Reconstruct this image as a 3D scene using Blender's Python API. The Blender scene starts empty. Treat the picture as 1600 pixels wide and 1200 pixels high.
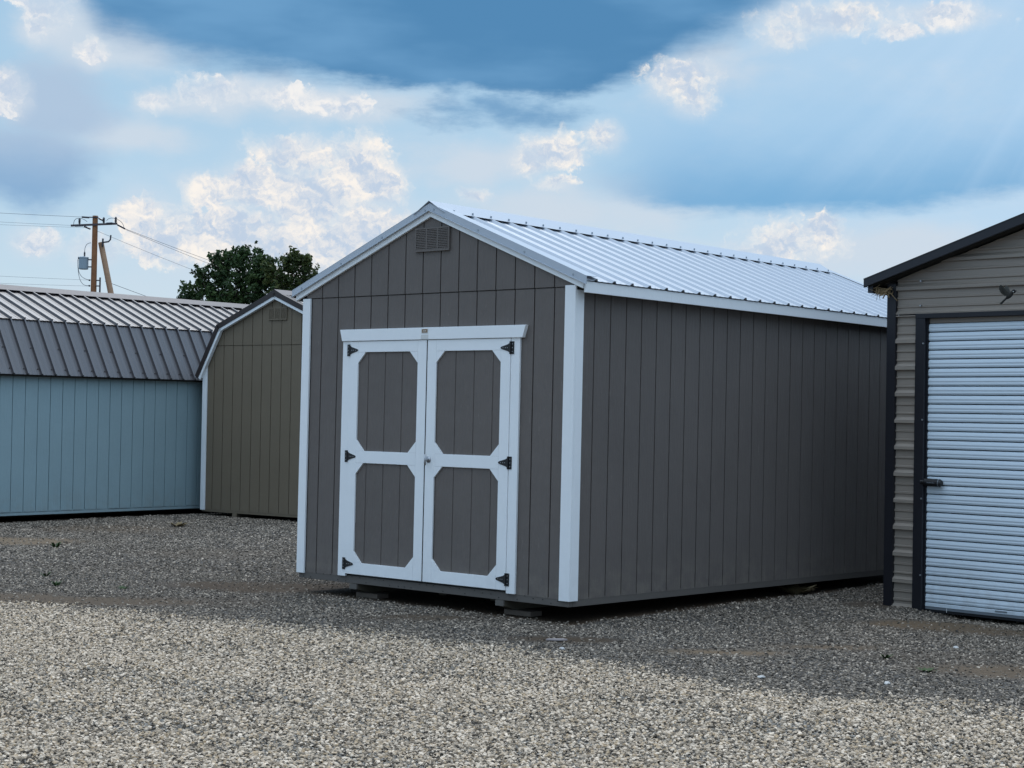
import bpy, bmesh, math, random
from mathutils import Vector, Matrix, noise as mnoise
random.seed(7)
sc = bpy.context.scene
COL = sc.collection
PI = math.pi

# ------------------------------------------------------------------ camera
cam_data = bpy.data.cameras.new('camera')
cam = bpy.data.objects.new('camera', cam_data)
COL.objects.link(cam)
cam_data.sensor_width = 36.0
cam_data.lens = 2688.37 / 1600 * 36
cam_data.clip_start = 0.1
cam_data.clip_end = 3000
P_, R_ = 0.0178, 0.0175
c_, s_, cr_, sr_ = math.cos(P_), math.sin(P_), math.cos(R_), math.sin(R_)
right = Vector((cr_, -sr_ * s_, sr_ * c_))
upv = Vector((-sr_, -cr_ * s_, cr_ * c_))
fwd = Vector((0, c_, s_))
M = Matrix((right, upv, -fwd)).transposed().to_4x4()
M.translation = Vector((0, 0, 1.6325))
cam.matrix_world = M
sc.camera = cam

# ------------------------------------------------------------------ view
sc.view_settings.view_transform = 'Standard'
sc.view_settings.look = 'None'
sc.view_settings.gamma = 1
sc.view_settings.use_curve_mapping = False
sc.view_settings.exposure = 0.0

# ------------------------------------------------------------------ sun
SUN_EL, SUN_AZ = math.radians(50), math.radians(3)     # azimuth from +Y towards +X
sun_data = bpy.data.lights.new('sun', 'SUN')
sun_data.energy = 0.7
sun_data.angle = math.radians(16)
sun_data.color = (1.0, 0.955, 0.89)
sun = bpy.data.objects.new('sun', sun_data)
COL.objects.link(sun)
sd = Vector((math.sin(SUN_AZ) * math.cos(SUN_EL), math.cos(SUN_AZ) * math.cos(SUN_EL), math.sin(SUN_EL)))
sun.rotation_euler = sd.to_track_quat('Z', 'Y').to_euler()


# ------------------------------------------------------------------ node helper
def lin(r, g, b):
    def f(c):
        c = c / 255
        return c / 12.92 if c <= 0.04045 else ((c + 0.055) / 1.055) ** 2.4
    return (f(r), f(g), f(b), 1)


class NT:
    """tiny expression helper over a node tree"""
    def __init__(self, nt):
        self.nt = nt

    def node(self, t, **kw):
        n = self.nt.nodes.new(t)
        for k, v in kw.items():
            setattr(n, k, v)
        return n

    def put(self, sock, v):
        if v is None:
            return
        if isinstance(v, bpy.types.NodeSocket):
            self.nt.links.new(v, sock)
        else:
            sock.default_value = v

    def m(self, op, a, b=None, c=None):
        n = self.node('ShaderNodeMath', operation=op)
        self.put(n.inputs[0], a)
        self.put(n.inputs[1], b)
        self.put(n.inputs[2], c)
        return n.outputs[0]

    def add(self, a, b): return self.m('ADD', a, b)
    def sub(self, a, b): return self.m('SUBTRACT', a, b)
    def mul(self, a, b): return self.m('MULTIPLY', a, b)
    def div(self, a, b): return self.m('DIVIDE', a, b)
    def mx(self, a, b): return self.m('MAXIMUM', a, b)
    def mn(self, a, b): return self.m('MINIMUM', a, b)
    def fma(self, a, b, c): return self.m('MULTIPLY_ADD', a, b, c)

    def smooth(self, x, a, b, lo=0.0, hi=1.0):
        n = self.node('ShaderNodeMapRange', interpolation_type='SMOOTHSTEP')
        self.put(n.inputs[0], x)
        n.inputs[1].default_value = a
        n.inputs[2].default_value = b
        n.inputs[3].default_value = lo
        n.inputs[4].default_value = hi
        return n.outputs[0]

    def xyz(self, x, y, z=0.0):
        n = self.node('ShaderNodeCombineXYZ')
        self.put(n.inputs[0], x)
        self.put(n.inputs[1], y)
        self.put(n.inputs[2], z)
        return n.outputs[0]

    def sep(self, v):
        n = self.node('ShaderNodeSeparateXYZ')
        self.put(n.inputs[0], v)
        return n.outputs

    def vmath(self, op, a, b):
        n = self.node('ShaderNodeVectorMath', operation=op)
        self.put(n.inputs[0], a)
        self.put(n.inputs[1], b)
        return n.outputs[0]

    def noise(self, vec, scale, detail=4, rough=0.55, dist=0.0, color=False):
        n = self.node('ShaderNodeTexNoise')
        self.put(n.inputs['Vector'], vec)
        n.inputs['Scale'].default_value = scale
        n.inputs['Detail'].default_value = detail
        n.inputs['Roughness'].default_value = rough
        n.inputs['Distortion'].default_value = dist
        return n.outputs['Color'] if color else n.outputs['Fac']

    def voro(self, vec, scale, detail=0.0, rough=0.5, feature='F1', smooth=0.3):
        n = self.node('ShaderNodeTexVoronoi', feature=feature)
        self.put(n.inputs['Vector'], vec)
        n.inputs['Scale'].default_value = scale
        n.inputs['Detail'].default_value = detail
        n.inputs['Roughness'].default_value = rough
        if feature == 'SMOOTH_F1':
            n.inputs['Smoothness'].default_value = smooth
        n.normalize = True
        return n.outputs['Distance']

    def mix(self, f, a, b, mode='MIX'):
        n = self.node('ShaderNodeMix', data_type='RGBA', blend_type=mode)
        self.put(n.inputs[0], f)
        self.put(n.inputs[6], a)
        self.put(n.inputs[7], b)
        return n.outputs[2]

    def ramp(self, f, stops, interp='LINEAR'):
        n = self.node('ShaderNodeValToRGB')
        cr = n.color_ramp
        cr.interpolation = interp
        while len(cr.elements) < len(stops):
            cr.elements.new(0.5)
        for e, (p, c) in zip(cr.elements, stops):
            e.position = p
            e.color = c
        self.put(n.inputs[0], f)
        return n.outputs[0]


# ------------------------------------------------------------------ world: daylight sky with broken cloud
world = bpy.data.worlds.new('World')
sc.world = world
world.use_nodes = True
wt = world.node_tree
wt.nodes.clear()
W = NT(wt)
tc = W.node('ShaderNodeTexCoord')
D = tc.outputs['Generated']
dx, dy, dz = W.sep(D)
DEG = 180 / PI
azi = W.mul(W.m('ARCTAN2', dx, dy), DEG)
ele = W.mul(W.m('ARCSINE', W.mn(W.mx(dz, -1.0), 1.0)), DEG)
base_p = W.xyz(azi, ele, 0.0)
warp = W.noise(base_p, 0.22, 5, 0.55, color=True)
wx, wy, wz = W.sep(warp)
p2 = W.xyz(W.fma(W.sub(wx, 0.5), 2.4, azi), W.fma(W.sub(wy, 0.5), 1.5, ele), 0.0)
aw, ew, _ = W.sep(p2)

nish = W.node('ShaderNodeTexSky', sky_type='NISHITA')
nish.sun_disc = False
nish.sun_elevation = SUN_EL
nish.sun_rotation = SUN_AZ
nish.dust_density = 1.0
nishc = nish.outputs[0]

SK = 10.0   # the painted cloud radiances are divided by the background strength of 0.1


def sk(r, g, b, k=1.0):
    c = lin(r, g, b)
    return (c[0] * SK * k, c[1] * SK * k, c[2] * SK * k, 1)


def blob(a, e, b):
    """1 at the centre, 0 on the ellipse, negative outside"""
    u = W.mul(W.sub(a, b[0]), 1 / b[2])
    v = W.mul(W.sub(e, b[1]), 1 / b[3])
    return W.sub(1.0, W.m('SQRT', W.fma(u, u, W.mul(v, v))))


def union(a, e, bs):
    r = blob(a, e, bs[0])
    for b in bs[1:]:
        r = W.m('SMOOTH_MAX', r, blob(a, e, b), 0.25)
    return r


slab = [(-2.78, 13.13, 11.6, 2.2), (-10.0, 13.3, 4.6, 1.7), (0.24, 11.46, 7.0, 0.95), (4.27, 13.2, 4.6, 1.7)]
slab2 = [(-0.6, 9.95, 3.4, 0.75)]
mass = [(8.36, 8.0, 5.75, 1.5), (6.04, 8.4, 3.41, 1.4), (13.2, 7.63, 5.4, 1.05)]
left = [(-16.3, 7.9, 4.0, 1.5), (-15.2, 9.9, 2.8, 1.7)]
grey = [(-7.5, 10.2, 6.5, 0.9), (2.03, 6.9, 4.9, 1.3), (12.0, 5.4, 6.0, 1.3), (-12.6, 8.8, 3.0, 0.9), (-13.6, 11.8, 3.4, 1.5), (6.0, 11.6, 2.6, 1.2), (-1.5, 8.2, 4.0, 0.9)]
cum = [(-10.04, 7.1, 0.9, 0.72), (-8.59, 7.3, 1.1, 0.85), (-7.36, 8.4, 1.5, 0.75), (-6.91, 7.0, 1.9, 1.2),
       (-5.2, 8.2, 1.3, 1.1), (-4.5, 7.5, 0.85, 0.9), (-12.18, 6.0, 0.9, 1.0), (-9.4, 5.8, 2.5, 1.0),
       (-6.88, 5.4, 2.9, 1.2), (-4.9, 6.1, 1.7, 1.0), (-11.3, 5.6, 1.5, 1.1)]
puff = [(5.41, 11.08, 1.25, 0.7), (5.95, 10.57, 0.8, 0.62), (1.15, 8.77, 1.1, 0.6), (2.84, 9.27, 0.75, 0.55),
        (0.45, 8.34, 0.66, 0.45), (1.42, 7.7, 0.6, 0.25), (9.12, 5.9, 1.9, 0.8), (10.26, 6.2, 0.7, 0.6),
        (8.19, 5.47, 1.1, 0.6), (-1.39, 7.3, 0.6, 0.25), (10.16, 13.0, 2.3, 0.55), (8.8, 12.5, 1.0, 0.5)]
puff2 = [(14.05, 12.95, 1.8, 0.5), (12.6, 12.5, 0.8, 0.3), (-15.45, 12.52, 0.95, 0.7), (-15.68, 12.0, 0.5, 0.5),
         (-16.6, 10.0, 0.7, 0.75), (-14.0, 11.3, 0.6, 0.4), (-11.86, 10.0, 0.7, 0.36), (-10.1, 10.35, 1.3, 0.5),
         (-8.2, 10.25, 1.4, 0.4), (-6.1, 10.1, 1.4, 0.4), (-15.5, 5.3, 0.8, 0.5), (-13.7, 5.1, 0.8, 0.55)]

# open sky: pale at the horizon, bluer higher up
open_sky = W.ramp(W.div(ele, 24.0), [(0.0, sk(208, 226, 240)), (0.2, sk(184, 213, 236)), (0.42, sk(166, 203, 229)), (1.0, sk(146, 192, 227))])
col = W.mix(0.22, open_sky, nishc)
# brighter veil of thin cloud towards the sun side
veil = W.smooth(W.sub(azi, W.mul(ele, -0.35)), 4.0, 21.0)
col = W.mix(W.mul(veil, 0.5), col, sk(188, 217, 244))
# thin veil everywhere, thicker low down
thin = W.smooth(W.add(W.noise(W.xyz(W.mul(azi, 0.55), ele), 0.42, 5, 0.6), W.mul(W.sub(6.0, ele), 0.02)), 0.40, 0.74)
col = W.mix(W.mul(thin, 0.55), col, sk(206, 220, 234))
nz = W.sub(W.noise(W.xyz(W.mul(azi, 0.5), ele), 0.55, 5, 0.58), 0.5)
nzf = W.sub(W.noise(p2, 1.5, 5, 0.6), 0.5)
# pale grey bands
g = W.smooth(W.add(union(aw, ew, grey), W.mul(nz, 1.6)), -0.1, 0.8)
col = W.mix(W.mul(g, 0.8), col, sk(208, 219, 231))
# soft blue-grey bank on the left
l = W.smooth(W.add(union(aw, ew, left), W.mul(nz, 1.1)), -0.05, 0.6)
lc = W.mix(W.smooth(W.add(ele, W.mul(nz, 1.6)), 6.0, 9.6), sk(118, 163, 205), sk(176, 197, 221))
col = W.mix(W.mul(l, 0.88), col, lc)
# blue-grey bank on the right: a level base, thinning out upwards
base_e = W.add(W.sub(ele, W.fma(W.sub(azi, 9.0), W.mul(W.sub(azi, 9.0), 0.012), 6.55)), W.fma(nz, 0.6, W.mul(W.sub(W.noise(W.xyz(W.mul(azi, 0.45), W.mul(ele, 1.3)), 1.1, 6, 0.62), 0.5), 0.9)))
mm = W.mul(W.smooth(base_e, -0.12, 0.6), W.smooth(W.add(ele, W.mul(nz, 2.6)), 12.4, 6.9))
mm = W.mul(mm, W.smooth(W.add(azi, W.mul(nz, 3.5)), 1.2, 6.0))
mc = W.mix(W.smooth(ele, 6.8, 10.2), sk(112, 170, 214), sk(150, 195, 232))
col = W.mix(W.mul(mm, 0.9), col, mc)
# faint shafts of light slanting down from the upper right
ang = W.m('ARCTAN2', W.sub(azi, 21.0), W.sub(18.0, ele))
shaft = W.smooth(W.noise(W.xyz(W.mul(ang, 9.0), 0.0), 1.0, 3, 0.5), 0.42, 0.66)
shaft = W.mul(shaft, W.mul(W.smooth(azi, 4.0, 14.0), W.smooth(ele, 5.6, 8.5)))
col = W.mix(W.mul(shaft, 0.2), col, sk(196, 221, 245))
# the big dark slab overhead: its lower edge follows a line round the sky
sl_pts = [(-20, 16.5), (-15.6, 13.6), (-13.6, 11.75), (-11.2, 11.05), (-7.6, 10.8), (-3.6, 10.6), (1.3, 10.4), (3.2, 10.65), (5.4, 11.5), (7.8, 12.6), (10.2, 14.0), (20, 19.0)]
sle = W.ramp(W.div(W.add(W.fma(W.sub(wx, 0.5), 1.2, azi), 20.0), 40.0), [((p[0] + 20) / 40, (p[1] / 20, p[1] / 20, p[1] / 20, 1)) for p in sl_pts])
sle = W.mul(W.sep(sle)[0], 20.0)
nh = W.sub(W.noise(W.xyz(W.mul(azi, 0.45), W.mul(ele, 1.3)), 1.1, 6, 0.62), 0.5)
sd_ = W.add(W.sub(ele, sle), W.fma(nz, 0.5, W.mul(nh, 1.1)))
s1 = W.mul(W.smooth(W.div(sd_, W.mx(W.smooth(azi, -13.0, -3.0, 1.5, 0.55), W.smooth(azi, 1.5, 6.5, 0.5, 1.5))), -0.25, 0.85), 1.0)
s1n = W.noise(W.xyz(W.mul(azi, 0.3), ele), 0.42, 4, 0.5)
s1c = W.mix(W.smooth(W.add(s1n, W.mul(azi, -0.013)), 0.42, 0.74), sk(79, 134, 180), sk(106, 157, 200))
col = W.mix(W.mul(s1, 0.97), col, s1c)
s2 = W.smooth(W.add(union(aw, ew, slab2), W.fma(nz, 1.2, W.mul(nh, 1.6))), -0.1, 0.8)
col = W.mix(W.mul(s2, 0.85), col, sk(110, 157, 198))


# heaped white cloud: a union of domes broken up by billows
def billow(vec):
    a_ = W.voro(vec, 1.0, 3.0, 0.55, 'F1')
    n_ = W.noise(vec, 1.5, 6, 0.57)
    return W.add(W.mul(W.sub(0.42, a_), 1.25), W.mul(W.sub(n_, 0.5), 1.5))


wf = W.noise(base_p, 1.5, 5, 0.65, color=True)
fx, fy, _f = W.sep(wf)
q = W.xyz(W.fma(W.sub(fx, 0.5), 1.1, azi), W.fma(W.sub(fy, 0.5), 0.9, ele), 0.0)
qa, qe, _q = W.sep(q)
bil = billow(q)


def lumps(vec):
    return W.sub(0.6, W.voro(vec, 0.62, 1.6, 0.42, 'SMOOTH_F1', 0.25))


lum = lumps(q)
relief = W.sub(lum, lumps(W.vmath('ADD', q, (0.20, 0.42, 0.0))))      # which side of each heap faces the light
fine = W.sub(W.noise(q, 2.2, 5, 0.62), W.noise(W.vmath('ADD', q, (0.07, 0.13, 0.0)), 2.2, 5, 0.62))
softn = W.noise(base_p, 0.75, 3, 0.55)
fray = W.smooth(softn, 0.34, 0.66, 0.2, 1.5)  # crisp in one place, frayed in another


def heap(col, bs, soft, strength, gain, warm, floor_e=None):
    un = union(qa, qe, bs)
    halo = W.smooth(W.add(union(aw, ew, bs), W.mul(nz, 1.2)), -0.55, 0.7)
    col = W.mix(W.mul(halo, 0.62), col, sk(210, 221, 233))
    f = W.add(un, W.mul(bil, gain))
    al = W.smooth(W.div(f, W.mul(fray, soft)), -0.05, 1.0)
    # sunlit heads of the billows, blue-grey folds between them
    lit = W.smooth(W.add(W.add(W.mul(relief, 1.25), W.mul(fine, 1.3)), W.add(W.mul(W.sub(lum, 0.25), 0.7), W.mul(W.sub(0.55, un), 0.30))), -0.30, 0.42)
    cc = W.mix(lit, sk(192, 208, 228), warm)
    return W.mix(W.mul(al, strength), col, cc)


cum_f = heap(col, cum, 0.75, 0.97, 0.95, sk(252, 245, 237))
col = W.mix(W.smooth(W.add(ele, W.mul(nz, 2.0)), 2.6, 5.2), col, cum_f)
col = heap(col, puff, 1.2, 0.95, 1.25, sk(254, 247, 238))
col = heap(col, puff2, 1.6, 0.85, 1.6, sk(250, 246, 242))

# the rest of the dome carries on as broken overcast, brighter and greyer towards the zenith
k_ = W.add(W.m('ABSOLUTE', dz), 0.18)
dome = W.vmath('DIVIDE', D, W.xyz(k_, k_, k_))
cn = W.noise(dome, 1.3, 6, 0.58)
gen = W.ramp(cn, [(0.28, sk(124, 180, 232)), (0.42, sk(152, 199, 240)), (0.55, sk(206, 226, 245)), (0.68, sk(158, 193, 228)), (0.82, sk(106, 155, 204))])
high = W.ramp(cn, [(0.30, sk(160, 194, 230)), (0.50, sk(212, 224, 238)), (0.75, sk(168, 190, 214))])
gen = W.mix(W.smooth(ele, 22.0, 62.0), gen, high)
gen = W.mix(0.12, gen, nishc)
ov = W.add(W.smooth(ele, 14.0, 32.0, 1.0, 1.5), W.smooth(ele, 28.0, 75.0, 0.0, 1.3))
gen = W.mix(1.0, gen, W.xyz(ov, ov, ov), 'MULTIPLY')
away = W.mx(W.smooth(ele, 14.6, 22.0), W.smooth(W.m('ABSOLUTE', azi), 18.0, 26.0))
away = W.mx(away, W.smooth(ele, -0.6, -1.2))
bg = W.node('ShaderNodeBackground')
bg.inputs[1].default_value = 0.1
wt.links.new(col, bg.inputs[0])
bg2 = W.node('ShaderNodeBackground')
bg2.inputs[1].default_value = 0.1
wt.links.new(gen, bg2.inputs[0])
wm_ = W.node('ShaderNodeMixShader')
wt.links.new(away, wm_.inputs[0])
wt.links.new(bg.outputs[0], wm_.inputs[1])
wt.links.new(bg2.outputs[0], wm_.inputs[2])
wo = W.node('ShaderNodeOutputWorld')
wt.links.new(wm_.outputs[0], wo.inputs[0])
world.cycles.sampling_method = 'MANUAL'
world.cycles.sample_map_resolution = 512
sc.cycles.max_bounces = 5
sc.cycles.diffuse_bounces = 3
sc.cycles.glossy_bounces = 2


# ------------------------------------------------------------------ object helpers
def tag(o, label, cat, group=None, kind=None):
    o['label'] = label
    if cat:
        o['category'] = cat
    if group:
        o['group'] = group
    if kind:
        o['kind'] = kind
    return o


def thing(name, label, cat, loc=(0, 0, 0), rot=(0, 0, 0), group=None):
    o = bpy.data.objects.new(name, None)
    o.empty_display_size = 0.2
    COL.objects.link(o)
    o.location = loc
    o.rotation_euler = rot
    return tag(o, label, cat, group)


class MB:
    """collects polygons, then links them as ONE mesh object"""
    def __init__(self):
        self.v, self.f = [], []

    def face(self, pts):
        n = len(self.v)
        self.v += [tuple(p) for p in pts]
        self.f.append(tuple(range(n, n + len(pts))))

    def add(self, vs, fs):
        n = len(self.v)
        self.v += [tuple(p) for p in vs]
        self.f += [tuple(i + n for i in f) for f in fs]
        return self

    def box(self, x0, x1, y0, y1, z0, z1):
        vs = [(x0, y0, z0), (x1, y0, z0), (x1, y1, z0), (x0, y1, z0), (x0, y0, z1), (x1, y0, z1), (x1, y1, z1), (x0, y1, z1)]
        return self.add(vs, [(0, 3, 2, 1), (4, 5, 6, 7), (0, 1, 5, 4), (1, 2, 6, 5), (2, 3, 7, 6), (3, 0, 4, 7)])

    def prism(self, poly, a, b, ax='y'):
        """extrude a 2D polygon from a to b along an axis: 'y' (x,z), 'x' (y,z), 'z' (x,y)"""
        n = len(poly)
        mk = {'y': lambda p, t: (p[0], t, p[1]), 'x': lambda p, t: (t, p[0], p[1]), 'z': lambda p, t: (p[0], p[1], t)}[ax]
        vs = [mk(p, a) for p in poly] + [mk(p, b) for p in poly]
        fs = [tuple(range(n)), tuple(range(2 * n - 1, n - 1, -1))]
        for i in range(n):
            j = (i + 1) % n
            fs.append((i, i + n, j + n, j))
        return self.add(vs, fs)

    def tube(self, pts, r, seg=8, r2=None, cap=True):
        pts = [Vector(p) for p in pts]
        n = len(pts)
        rings = []
        prev = None
        for i, p in enumerate(pts):
            t = (pts[min(i + 1, n - 1)] - pts[max(i - 1, 0)]).normalized()
            ref = prev if prev is not None else (Vector((0, 0, 1)) if abs(t.z) < 0.9 else Vector((1, 0, 0)))
            a = (ref - t * ref.dot(t))
            if a.length < 1e-6:
                a = t.orthogonal()
            a.normalize()
            prev = a
            b = t.cross(a)
            rr = r if r2 is None else r + (r2 - r) * i / max(1, n - 1)
            rings.append([p + (a * math.cos(k * 2 * PI / seg) + b * math.sin(k * 2 * PI / seg)) * rr for k in range(seg)])
        vs = [q for ring in rings for q in ring]
        fs = []
        for i in range(n - 1):
            for k in range(seg):
                k2 = (k + 1) % seg
                fs.append((i * seg + k, i * seg + k2, (i + 1) * seg + k2, (i + 1) * seg + k))
        if cap:
            fs.append(tuple(range(seg - 1, -1, -1)))
            fs.append(tuple((n - 1) * seg + k for k in range(seg)))
        return self.add(vs, fs)

    def lathe(self, c, prof, seg=12):
        vs, fs = [], []
        for (r, z) in prof:
            for k in range(seg):
                a = k * 2 * PI / seg
                vs.append((c[0] + r * math.cos(a), c[1] + r * math.sin(a), c[2] + z))
        for i in range(len(prof) - 1):
            for k in range(seg):
                k2 = (k + 1) % seg
                fs.append((i * seg + k, i * seg + k2, (i + 1) * seg + k2, (i + 1) * seg + k))
        fs.append(tuple(range(seg - 1, -1, -1)))
        fs.append(tuple((len(prof) - 1) * seg + k for k in range(seg)))
        return self.add(vs, fs)

    def build(self, name, mat, parent=None, bevel=0.0, smooth=False, kind=None, label=None):
        me = bpy.data.meshes.new(name)
        me.from_pydata(self.v, [], self.f)
        bm = bmesh.new()
        bm.from_mesh(me)
        bmesh.ops.recalc_face_normals(bm, faces=bm.faces[:])
        bm.to_mesh(me)
        bm.free()
        me.update()
        if smooth:
            for p in me.polygons:
                p.use_smooth = True
        o = bpy.data.objects.new(name, me)
        COL.objects.link(o)
        if mat:
            me.materials.append(mat)
        if parent:
            o.parent = parent
        if bevel:
            b = o.modifiers.new('bevel', 'BEVEL')
            b.width = bevel
            b.segments = 1
            b.limit_method = 'ANGLE'
        if kind:
            o['kind'] = kind
        if label:
            o['label'] = label
        return o


def box(name, mat, parent, x0, x1, y0, y1, z0, z1, bevel=0.0, **kw):
    return MB().box(x0, x1, y0, y1, z0, z1).build(name, mat, parent, bevel, **kw)


# ------------------------------------------------------------------ materials
MATS = {}


def principled(name):
    m = bpy.data.materials.new(name)
    m.use_nodes = True
    nt = m.node_tree
    b = nt.nodes['Principled BSDF']
    return m, NT(nt), b


def paint(name, rgb, rough=0.6, spec=0.4, var=0.10, grain=0.0, gscale=(1, 1, 1), speck=0.0, metallic=0.0, ior=1.5, dirt=0.0, coat=0.0, coat_ior=1.5):
    """painted board or metal: slow tone drift, optional stamped wood grain, specks and a dusty foot"""
    m, N, b = principled(name)
    t = N.node('ShaderNodeTexCoord').outputs['Object']
    n1 = N.noise(t, 1.7, 4, 0.6)
    n2 = N.noise(t, 23.0, 3, 0.6)
    f = N.add(N.mul(N.sub(n1, 0.5), 2 * var), N.mul(N.sub(n2, 0.5), var))
    base = (rgb[0], rgb[1], rgb[2], 1)
    k = N.add(1.0, f)
    c = N.mix(1.0, base, N.xyz(k, k, k), 'MULTIPLY')
    if speck:
        v = N.noise(N.vmath('MULTIPLY', t, gscale), 60.0, 3, 0.7)
        s = N.smooth(v, 0.66, 0.76)
        c = N.mix(N.mul(s, speck), c, (min(1, rgb[0] * 3 + .05), min(1, rgb[1] * 3 + .05), min(1, rgb[2] * 3 + .05), 1))
    if dirt:
        z = N.sep(t)[2]
        dm = N.mul(N.smooth(N.add(z, N.mul(N.sub(n1, 0.5), 0.35)), 0.62, 0.12), N.smooth(N.noise(t, 9.0, 5, 0.65), 0.35, 0.7))
        c = N.mix(N.mul(dm, dirt), c, (0.24, 0.21, 0.17, 1))
    N.put(b.inputs['Base Color'], c)
    rr = N.fma(N.sub(n2, 0.5), 0.12, rough)
    N.put(b.inputs['Roughness'], rr)
    b.inputs['Specular IOR Level'].default_value = spec
    b.inputs['IOR'].default_value = ior
    b.inputs['Metallic'].default_value = metallic
    if coat:
        b.inputs['Coat Weight'].default_value = coat
        b.inputs['Coat Roughness'].default_value = 0.40
        b.inputs['Coat IOR'].default_value = coat_ior
    if grain:
        gv = N.vmath('MULTIPLY', t, gscale)
        g1 = N.noise(gv, 38.0, 5, 0.65, 0.6)
        g2 = N.noise(t, 7.0, 2, 0.5)
        bp = N.node('ShaderNodeBump')
        bp.inputs['Strength'].default_value = 1.0
        bp.inputs['Distance'].default_value = grain
        N.put(bp.inputs['Height'], N.add(g1, N.mul(g2, 0.5)))
        N.nt.links.new(bp.outputs[0], b.inputs['Normal'])
    MATS[name] = m
    return m


GV = (1, 1, 0.12)      # grain runs up the boards
M_char = paint('charcoal_siding_paint', (0.130, 0.1115, 0.1005), 0.55, 0.35, 0.15, 0.0075, GV, 0.28, dirt=0.40)
M_white = paint('white_trim_paint', (0.80, 0.82, 0.83), 0.5, 0.4, 0.045, 0.0028, GV, dirt=0.10)
M_rim = paint('grey_floor_rim_paint', (0.115, 0.103, 0.092), 0.65, 0.3, 0.14, 0.002, (0.1, 1, 1), 0.2)
M_olive = paint('olive_siding_paint', (0.168, 0.134, 0.092), 0.55, 0.35, 0.10, 0.005, GV, 0.08, dirt=0.12)
M_blue = paint('blue_siding_paint', (0.268, 0.375, 0.408), 0.5, 0.4, 0.09, 0.005, GV, 0.08, dirt=0.2)
M_roofw = paint('white_roof_metal', (0.42, 0.46, 0.51), 0.32, 0.5, 0.03, ior=1.5)
M_roofb = paint('brown_roof_metal', (0.036, 0.030, 0.033), 0.42, 0.4, 0.10, ior=1.5, coat=0.8, coat_ior=1.8)
M_ridge = paint('brown_ridge_metal', (0.075, 0.066, 0.072), 0.55, 0.4, 0.10, ior=1.5, coat=0.25)
M_brown = paint('brown_trim_metal', (0.028, 0.020, 0.018), 0.45, 0.5, 0.08)
M_black = paint('black_trim_metal', (0.010, 0.010, 0.014), 0.42, 0.45, 0.1)
M_taupe = paint('taupe_wall_metal', (0.275, 0.232, 0.192), 0.42, 0.5, 0.07, ior=1.5, dirt=0.25)
M_slat = paint('white_door_slat', (0.62, 0.70, 0.76), 0.38, 0.5, 0.04, dirt=0.25)
M_hinge = paint('black_hinge_metal', (0.006, 0.006, 0.007), 0.4, 0.5, 0.1)
M_steel = paint('zinc_screw_metal', (0.42, 0.43, 0.45), 0.35, 0.5, 0.1, metallic=0.8)
M_screw = paint('painted_screw_head', (0.30, 0.34, 0.38), 0.4, 0.5, 0.1)
M_skid = paint('treated_skid_timber', (0.10, 0.085, 0.062), 0.85, 0.2, 0.25, 0.003, (1, 0.1, 1))
M_skidend = paint('painted_skid_end', (0.115, 0.105, 0.094), 0.7, 0.2, 0.15)
M_block = paint('weathered_block_timber', (0.13, 0.105, 0.085), 0.9, 0.15, 0.35, 0.004, (0.1, 1, 1))
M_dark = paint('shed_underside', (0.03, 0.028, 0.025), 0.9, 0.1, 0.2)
M_pole = paint('creosoted_pole_wood', (0.27, 0.125, 0.062), 0.85, 0.15, 0.45, 0.01, (1, 1, 0.06))
M_brace = paint('grey_brown_pole_wood', (0.40, 0.25, 0.16), 0.85, 0.15, 0.4, 0.01, (1, 1, 0.06))
M_arm = paint('grey_crossarm', (0.085, 0.07, 0.075), 0.8, 0.2, 0.2)
M_trafo = paint('grey_transformer_paint', (0.26, 0.33, 0.38), 0.45, 0.4, 0.06)
M_wire = paint('power_line_metal', (0.10, 0.11, 0.13), 0.6, 0.4, 0.1)
M_insul = paint('dark_insulator', (0.03, 0.03, 0.04), 0.3, 0.5, 0.1)
M_plate = paint('brass_plate', (0.20, 0.115, 0.05), 0.35, 0.5, 0.3, metallic=0.3)
M_sticker = paint('pale_sticker', (0.62, 0.62, 0.60), 0.5, 0.3, 0.05)
M_straw = paint('nest_straw', (0.30, 0.215, 0.12), 0.9, 0.1, 0.5)
M_bird = paint('bird_grey_feather', (0.034, 0.032, 0.029), 0.8, 0.2, 0.3)
M_birdwing = paint('bird_wing_feather', (0.055, 0.053, 0.046), 0.8, 0.2, 0.25)
M_birdcap = paint('bird_black_feather', (0.008, 0.008, 0.009), 0.7, 0.3, 0.2)
M_birdw = paint('bird_white_feather', (0.5, 0.5, 0.47), 0.8, 0.2, 0.1)
M_seal_shade = paint('seal_and_gap_shade', (0.018, 0.018, 0.02), 0.8, 0.2, 0.1)  # rubber of the bottom seal; also stands in for shade in door gaps
M_weed = paint('weed_leaf', (0.035, 0.065, 0.018), 0.7, 0.3, 0.3)
M_weedd = paint('dry_weed_leaf', (0.17, 0.13, 0.07), 0.8, 0.2, 0.3)
M_chip = paint('white_chip', (0.46, 0.45, 0.43), 0.6, 0.3, 0.05)
M_rock = paint('tan_rock', (0.16, 0.115, 0.06), 0.85, 0.2, 0.4, 0.01)

# ------------------------------------------------------------------ ground
GZ = 0.04
BND = [(-12, 18.2), (-8, 16.1), (-4.03, 13.7), (-3.1, 13.4), (-2.38, 12.98), (-1.85, 12.71), (-1.35, 12.42), (-.64, 12.06),
       (.03, 11.52), (.83, 10.77), (1.18, 10.31), (1.85, 9.82), (2.82, 9.41), (5, 8.2), (12, 4.5)]


def ybound(x):
    if x <= BND[0][0]:
        return BND[0][1]
    for (x0, y0), (x1, y1) in zip(BND, BND[1:]):
        if x <= x1:
            return y0 + (y1 - y0) * (x - x0) / (x1 - x0)
    return BND[-1][1]


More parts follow.
